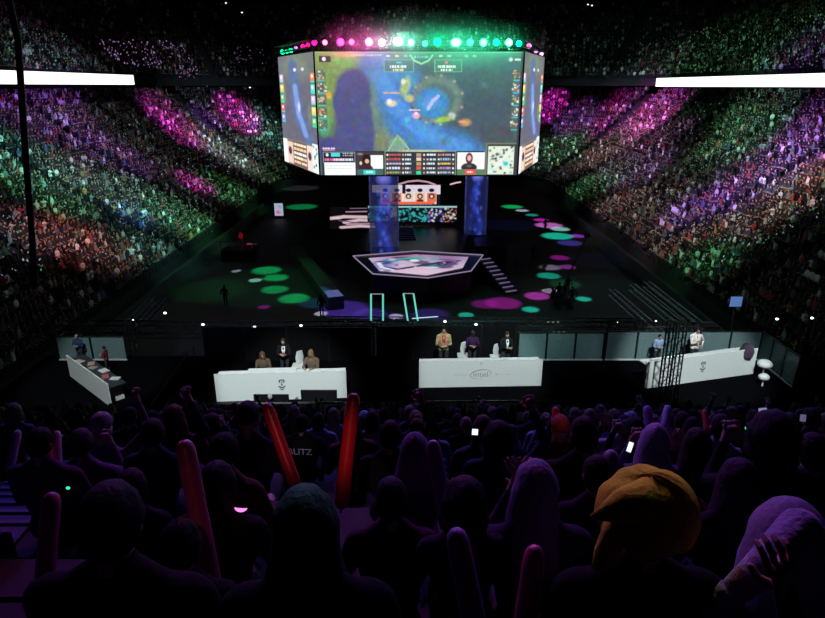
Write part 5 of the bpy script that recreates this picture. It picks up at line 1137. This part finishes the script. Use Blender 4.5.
# floor pools
def pool(px, py, rx, col, I):
    t = at_z(px, py, 0); d = proj(t)[2]; rad = rx/F*d; L = V((t.x*.8, t.y+2, 27)); D = (t-L).length; spot(L, t, lin(*col), I*D*D*42, 2*math.degrees(math.atan(rad*1.1/D)), .6, .05)
PG, PT, PM, PW, PV = (20, 210, 110), (30, 230, 190), (220, 40, 200), (230, 220, 240), (110, 70, 220)
for w in [(266.7, 270.3, 15, PG, 6), (275.8, 277.6, 13, PG, 6), (275, 289.5, 14, PG, 5), (294, 298.3, 16, PG, 6), (255.6, 280.2, 7, (170, 250, 220), 6), (236.4, 271, 5, PW, 4), (264, 307, 6, PM, 3), (321, 313.6, 7, PW, 7), (345, 309, 26, PV, 4), (315, 303, 16, (40, 120, 150), 2), (301.7, 206.7, 16, PG, 4),
          (512, 206.7, 11, PG, 9), (522, 210.5, 7, PW, 7), (532, 215, 7, PT, 5), (541, 220, 8, PM, 9), (548.6, 225.3, 14, (230, 120, 220), 10), (560, 229, 10, (160, 240, 220), 9), (557, 236, 16, PT, 9), (577, 236, 8, (170, 60, 220), 9), (570, 243, 13, (90, 80, 200), 5), (560, 257.7, 10, PM, 4), (550, 267.5, 11, (200, 180, 220), 4), (567, 267, 9, (210, 80, 210), 4), (548.6, 275.8, 12, PT, 5), (565, 284, 16, (30, 160, 90), 2), (537, 296, 13, (220, 70, 210), 7), (550, 291, 9, (220, 190, 220), 5), (583.6, 299, 8, PT, 8), (530.5, 309.5, 9, PT, 8), (503, 303, 19, PM, 4), (485, 304, 14, PM, 2.5), (396, 316.5, 8, (220, 200, 255), 9), (466, 315, 8, PT, 7), (370, 314, 18, PV, 3), (430, 315, 20, PV, 2), (510, 225, 30, (40, 50, 110), .8), (270, 285, 70, (20, 100, 60), .9), (300, 188, 20, PW, .3), (210, 290, 40, (20, 120, 60), .8), (600, 285, 40, (20, 70, 80), .5), (600, 260, 34, (50, 50, 100), .5)]:
    pool(*w)
# desk lighting (white front lights unseen, over the audience)
for t, P_ in ((d1.location, 1100), (d2.location, 900), (d3.location, 1100), (d4.location, 560)):
    tt = t+V((0, .2, .9)); spot((tt.x*.75, 5.0, 23.5), tt, (.9, 1, 1), P_*19, 14, .5, .15)
for px_, I_ in ((565, 3500), (620, 2500), (775, 2500)):
    tt = at_y(px_, 352, 20.3); spot((tt.x*.75, 6., 22), tt, (.75, .95, 1), I_, 9, .7, .15)  # unseen spots added to brighten the dim glass balustrades
spot((3, 12, 16), at_y(500, 330, 23), (.6, 1, .95), 2500, 30, .9, .1); spot((-6, 12, 16), at_y(230, 330, 23), (.6, .7, 1), 1200, 26, .9, .1)  # unseen spots added to lift the long trusses out of the dark
# violet light from the stage side grazing the audience
spot((-7, 26, 27), (-1, 5, 13), lin(115, 90, 255), 8500, 34, .8, .4)
spot((9, 28, 28), (4, 5, 12.5), lin(120, 95, 250), 7500, 34, .8, .4)
spot((1, 24, 26), (.6, 4, 13.5), lin(255, 70, 200), 1300, 22, .9, .4)
spot((-3, 22, 26), (-.9, 3, 14), lin(255, 90, 110), 3200, 20, .9, .4)  # unseen reddish spot added to brighten the clapper sticks
spot((2.5, 20, 27), at_d(651, 490, 1.85), lin(255, 215, 110), 3300, 1.5, .8, .1)  # unseen amber spot added to bring out the yellow hat
spot((-2, 18, 27), at_d(314, 492, 1.6), lin(60, 255, 210), 4500, 1.0, .9, .1)  # unseen teal spot added for the sheen on the long hair
spot((-.5, -8, 26), at_d(301, 446, 7.4), (.9, .85, 1), 2200, 1.0, .7, .1)  # unseen white spot added behind the camera for the shirt lettering
# unseen red spots added behind the camera to brighten the clapper sticks
for (x_, y_, d_, w_, P2_) in ((347, 450, 3.6, 1.5, 2300), (281, 447, 4.1, 1.6, 1500), (198, 510, 2.6, 1.9, 380), (556, 430, 6.0, .8, 2200)): spot((-.5, -8, 26), at_d(x_, y_, d_), (1, .35, .4), P2_, w_, .7, .1)
# thin smoke added to imitate lens bloom round the row of lamps
hz = bpy.data.materials.new('lamp_halo'); hz.use_nodes = True; nt = hz.node_tree; nt.nodes.remove(nt.nodes['Principled BSDF']); vs_ = nt.nodes.new('ShaderNodeVolumeScatter'); vs_.inputs['Density'].default_value = .16; vs_.inputs['Anisotropy'].default_value = .3
tcz = nt.nodes.new('ShaderNodeTexCoord'); mpz = nt.nodes.new('ShaderNodeMapping'); mpz.inputs['Location'].default_value = (-.05, -50.9/1.5, -(ringz+.1)/2.6); mpz.inputs['Scale'].default_value = (1/10.5, 1/1.5, 1/2.6)
lnz = nt.nodes.new('ShaderNodeVectorMath'); lnz.operation = 'LENGTH'; mrz = nt.nodes.new('ShaderNodeMapRange'); mrz.inputs[1].default_value = 0; mrz.inputs[2].default_value = 1.; mrz.inputs[3].default_value = .5; mrz.inputs[4].default_value = 0.; mrz.interpolation_type = 'SMOOTHSTEP'
nt.links.new(tcz.outputs['Object'], mpz.inputs['Vector']); nt.links.new(mpz.outputs[0], lnz.inputs[0]); nt.links.new(lnz.outputs['Value'], mrz.inputs[0]); nt.links.new(mrz.outputs[0], vs_.inputs['Density'])
nt.links.new(vs_.outputs[0], nt.nodes['Material Output'].inputs['Volume'])
MB().box((.5, 50.9, ringz+.1), (21, 3.0, 5.2)).obj('lamp_halo', hz, label='faint smoke added to imitate lens bloom around the row of stage lamps above the screen', cat='halo', kind='stuff')
# cool unseen spots added to brighten the side trusses
spot((13, 14, 14), at_z(655, 310, 5.), (.75, .85, 1), 5500, 24, .8, .2); spot((-13, 14, 14), at_z(148, 314, 5.), (.6, .6, 1), 7000, 9, .8, .2)
# ------------------------------------------------------------------ render look
sc.view_settings.view_transform = 'Standard'; sc.view_settings.look = 'None'; sc.view_settings.gamma = 1; sc.view_settings.exposure = 0; sc.view_settings.use_curve_mapping = False
sc.cycles.use_denoising = True; sc.cycles.max_bounces = 4; sc.cycles.diffuse_bounces = 2; sc.cycles.glossy_bounces = 2; sc.cycles.transparent_max_bounces = 8; sc.cycles.sample_clamp_indirect = 3
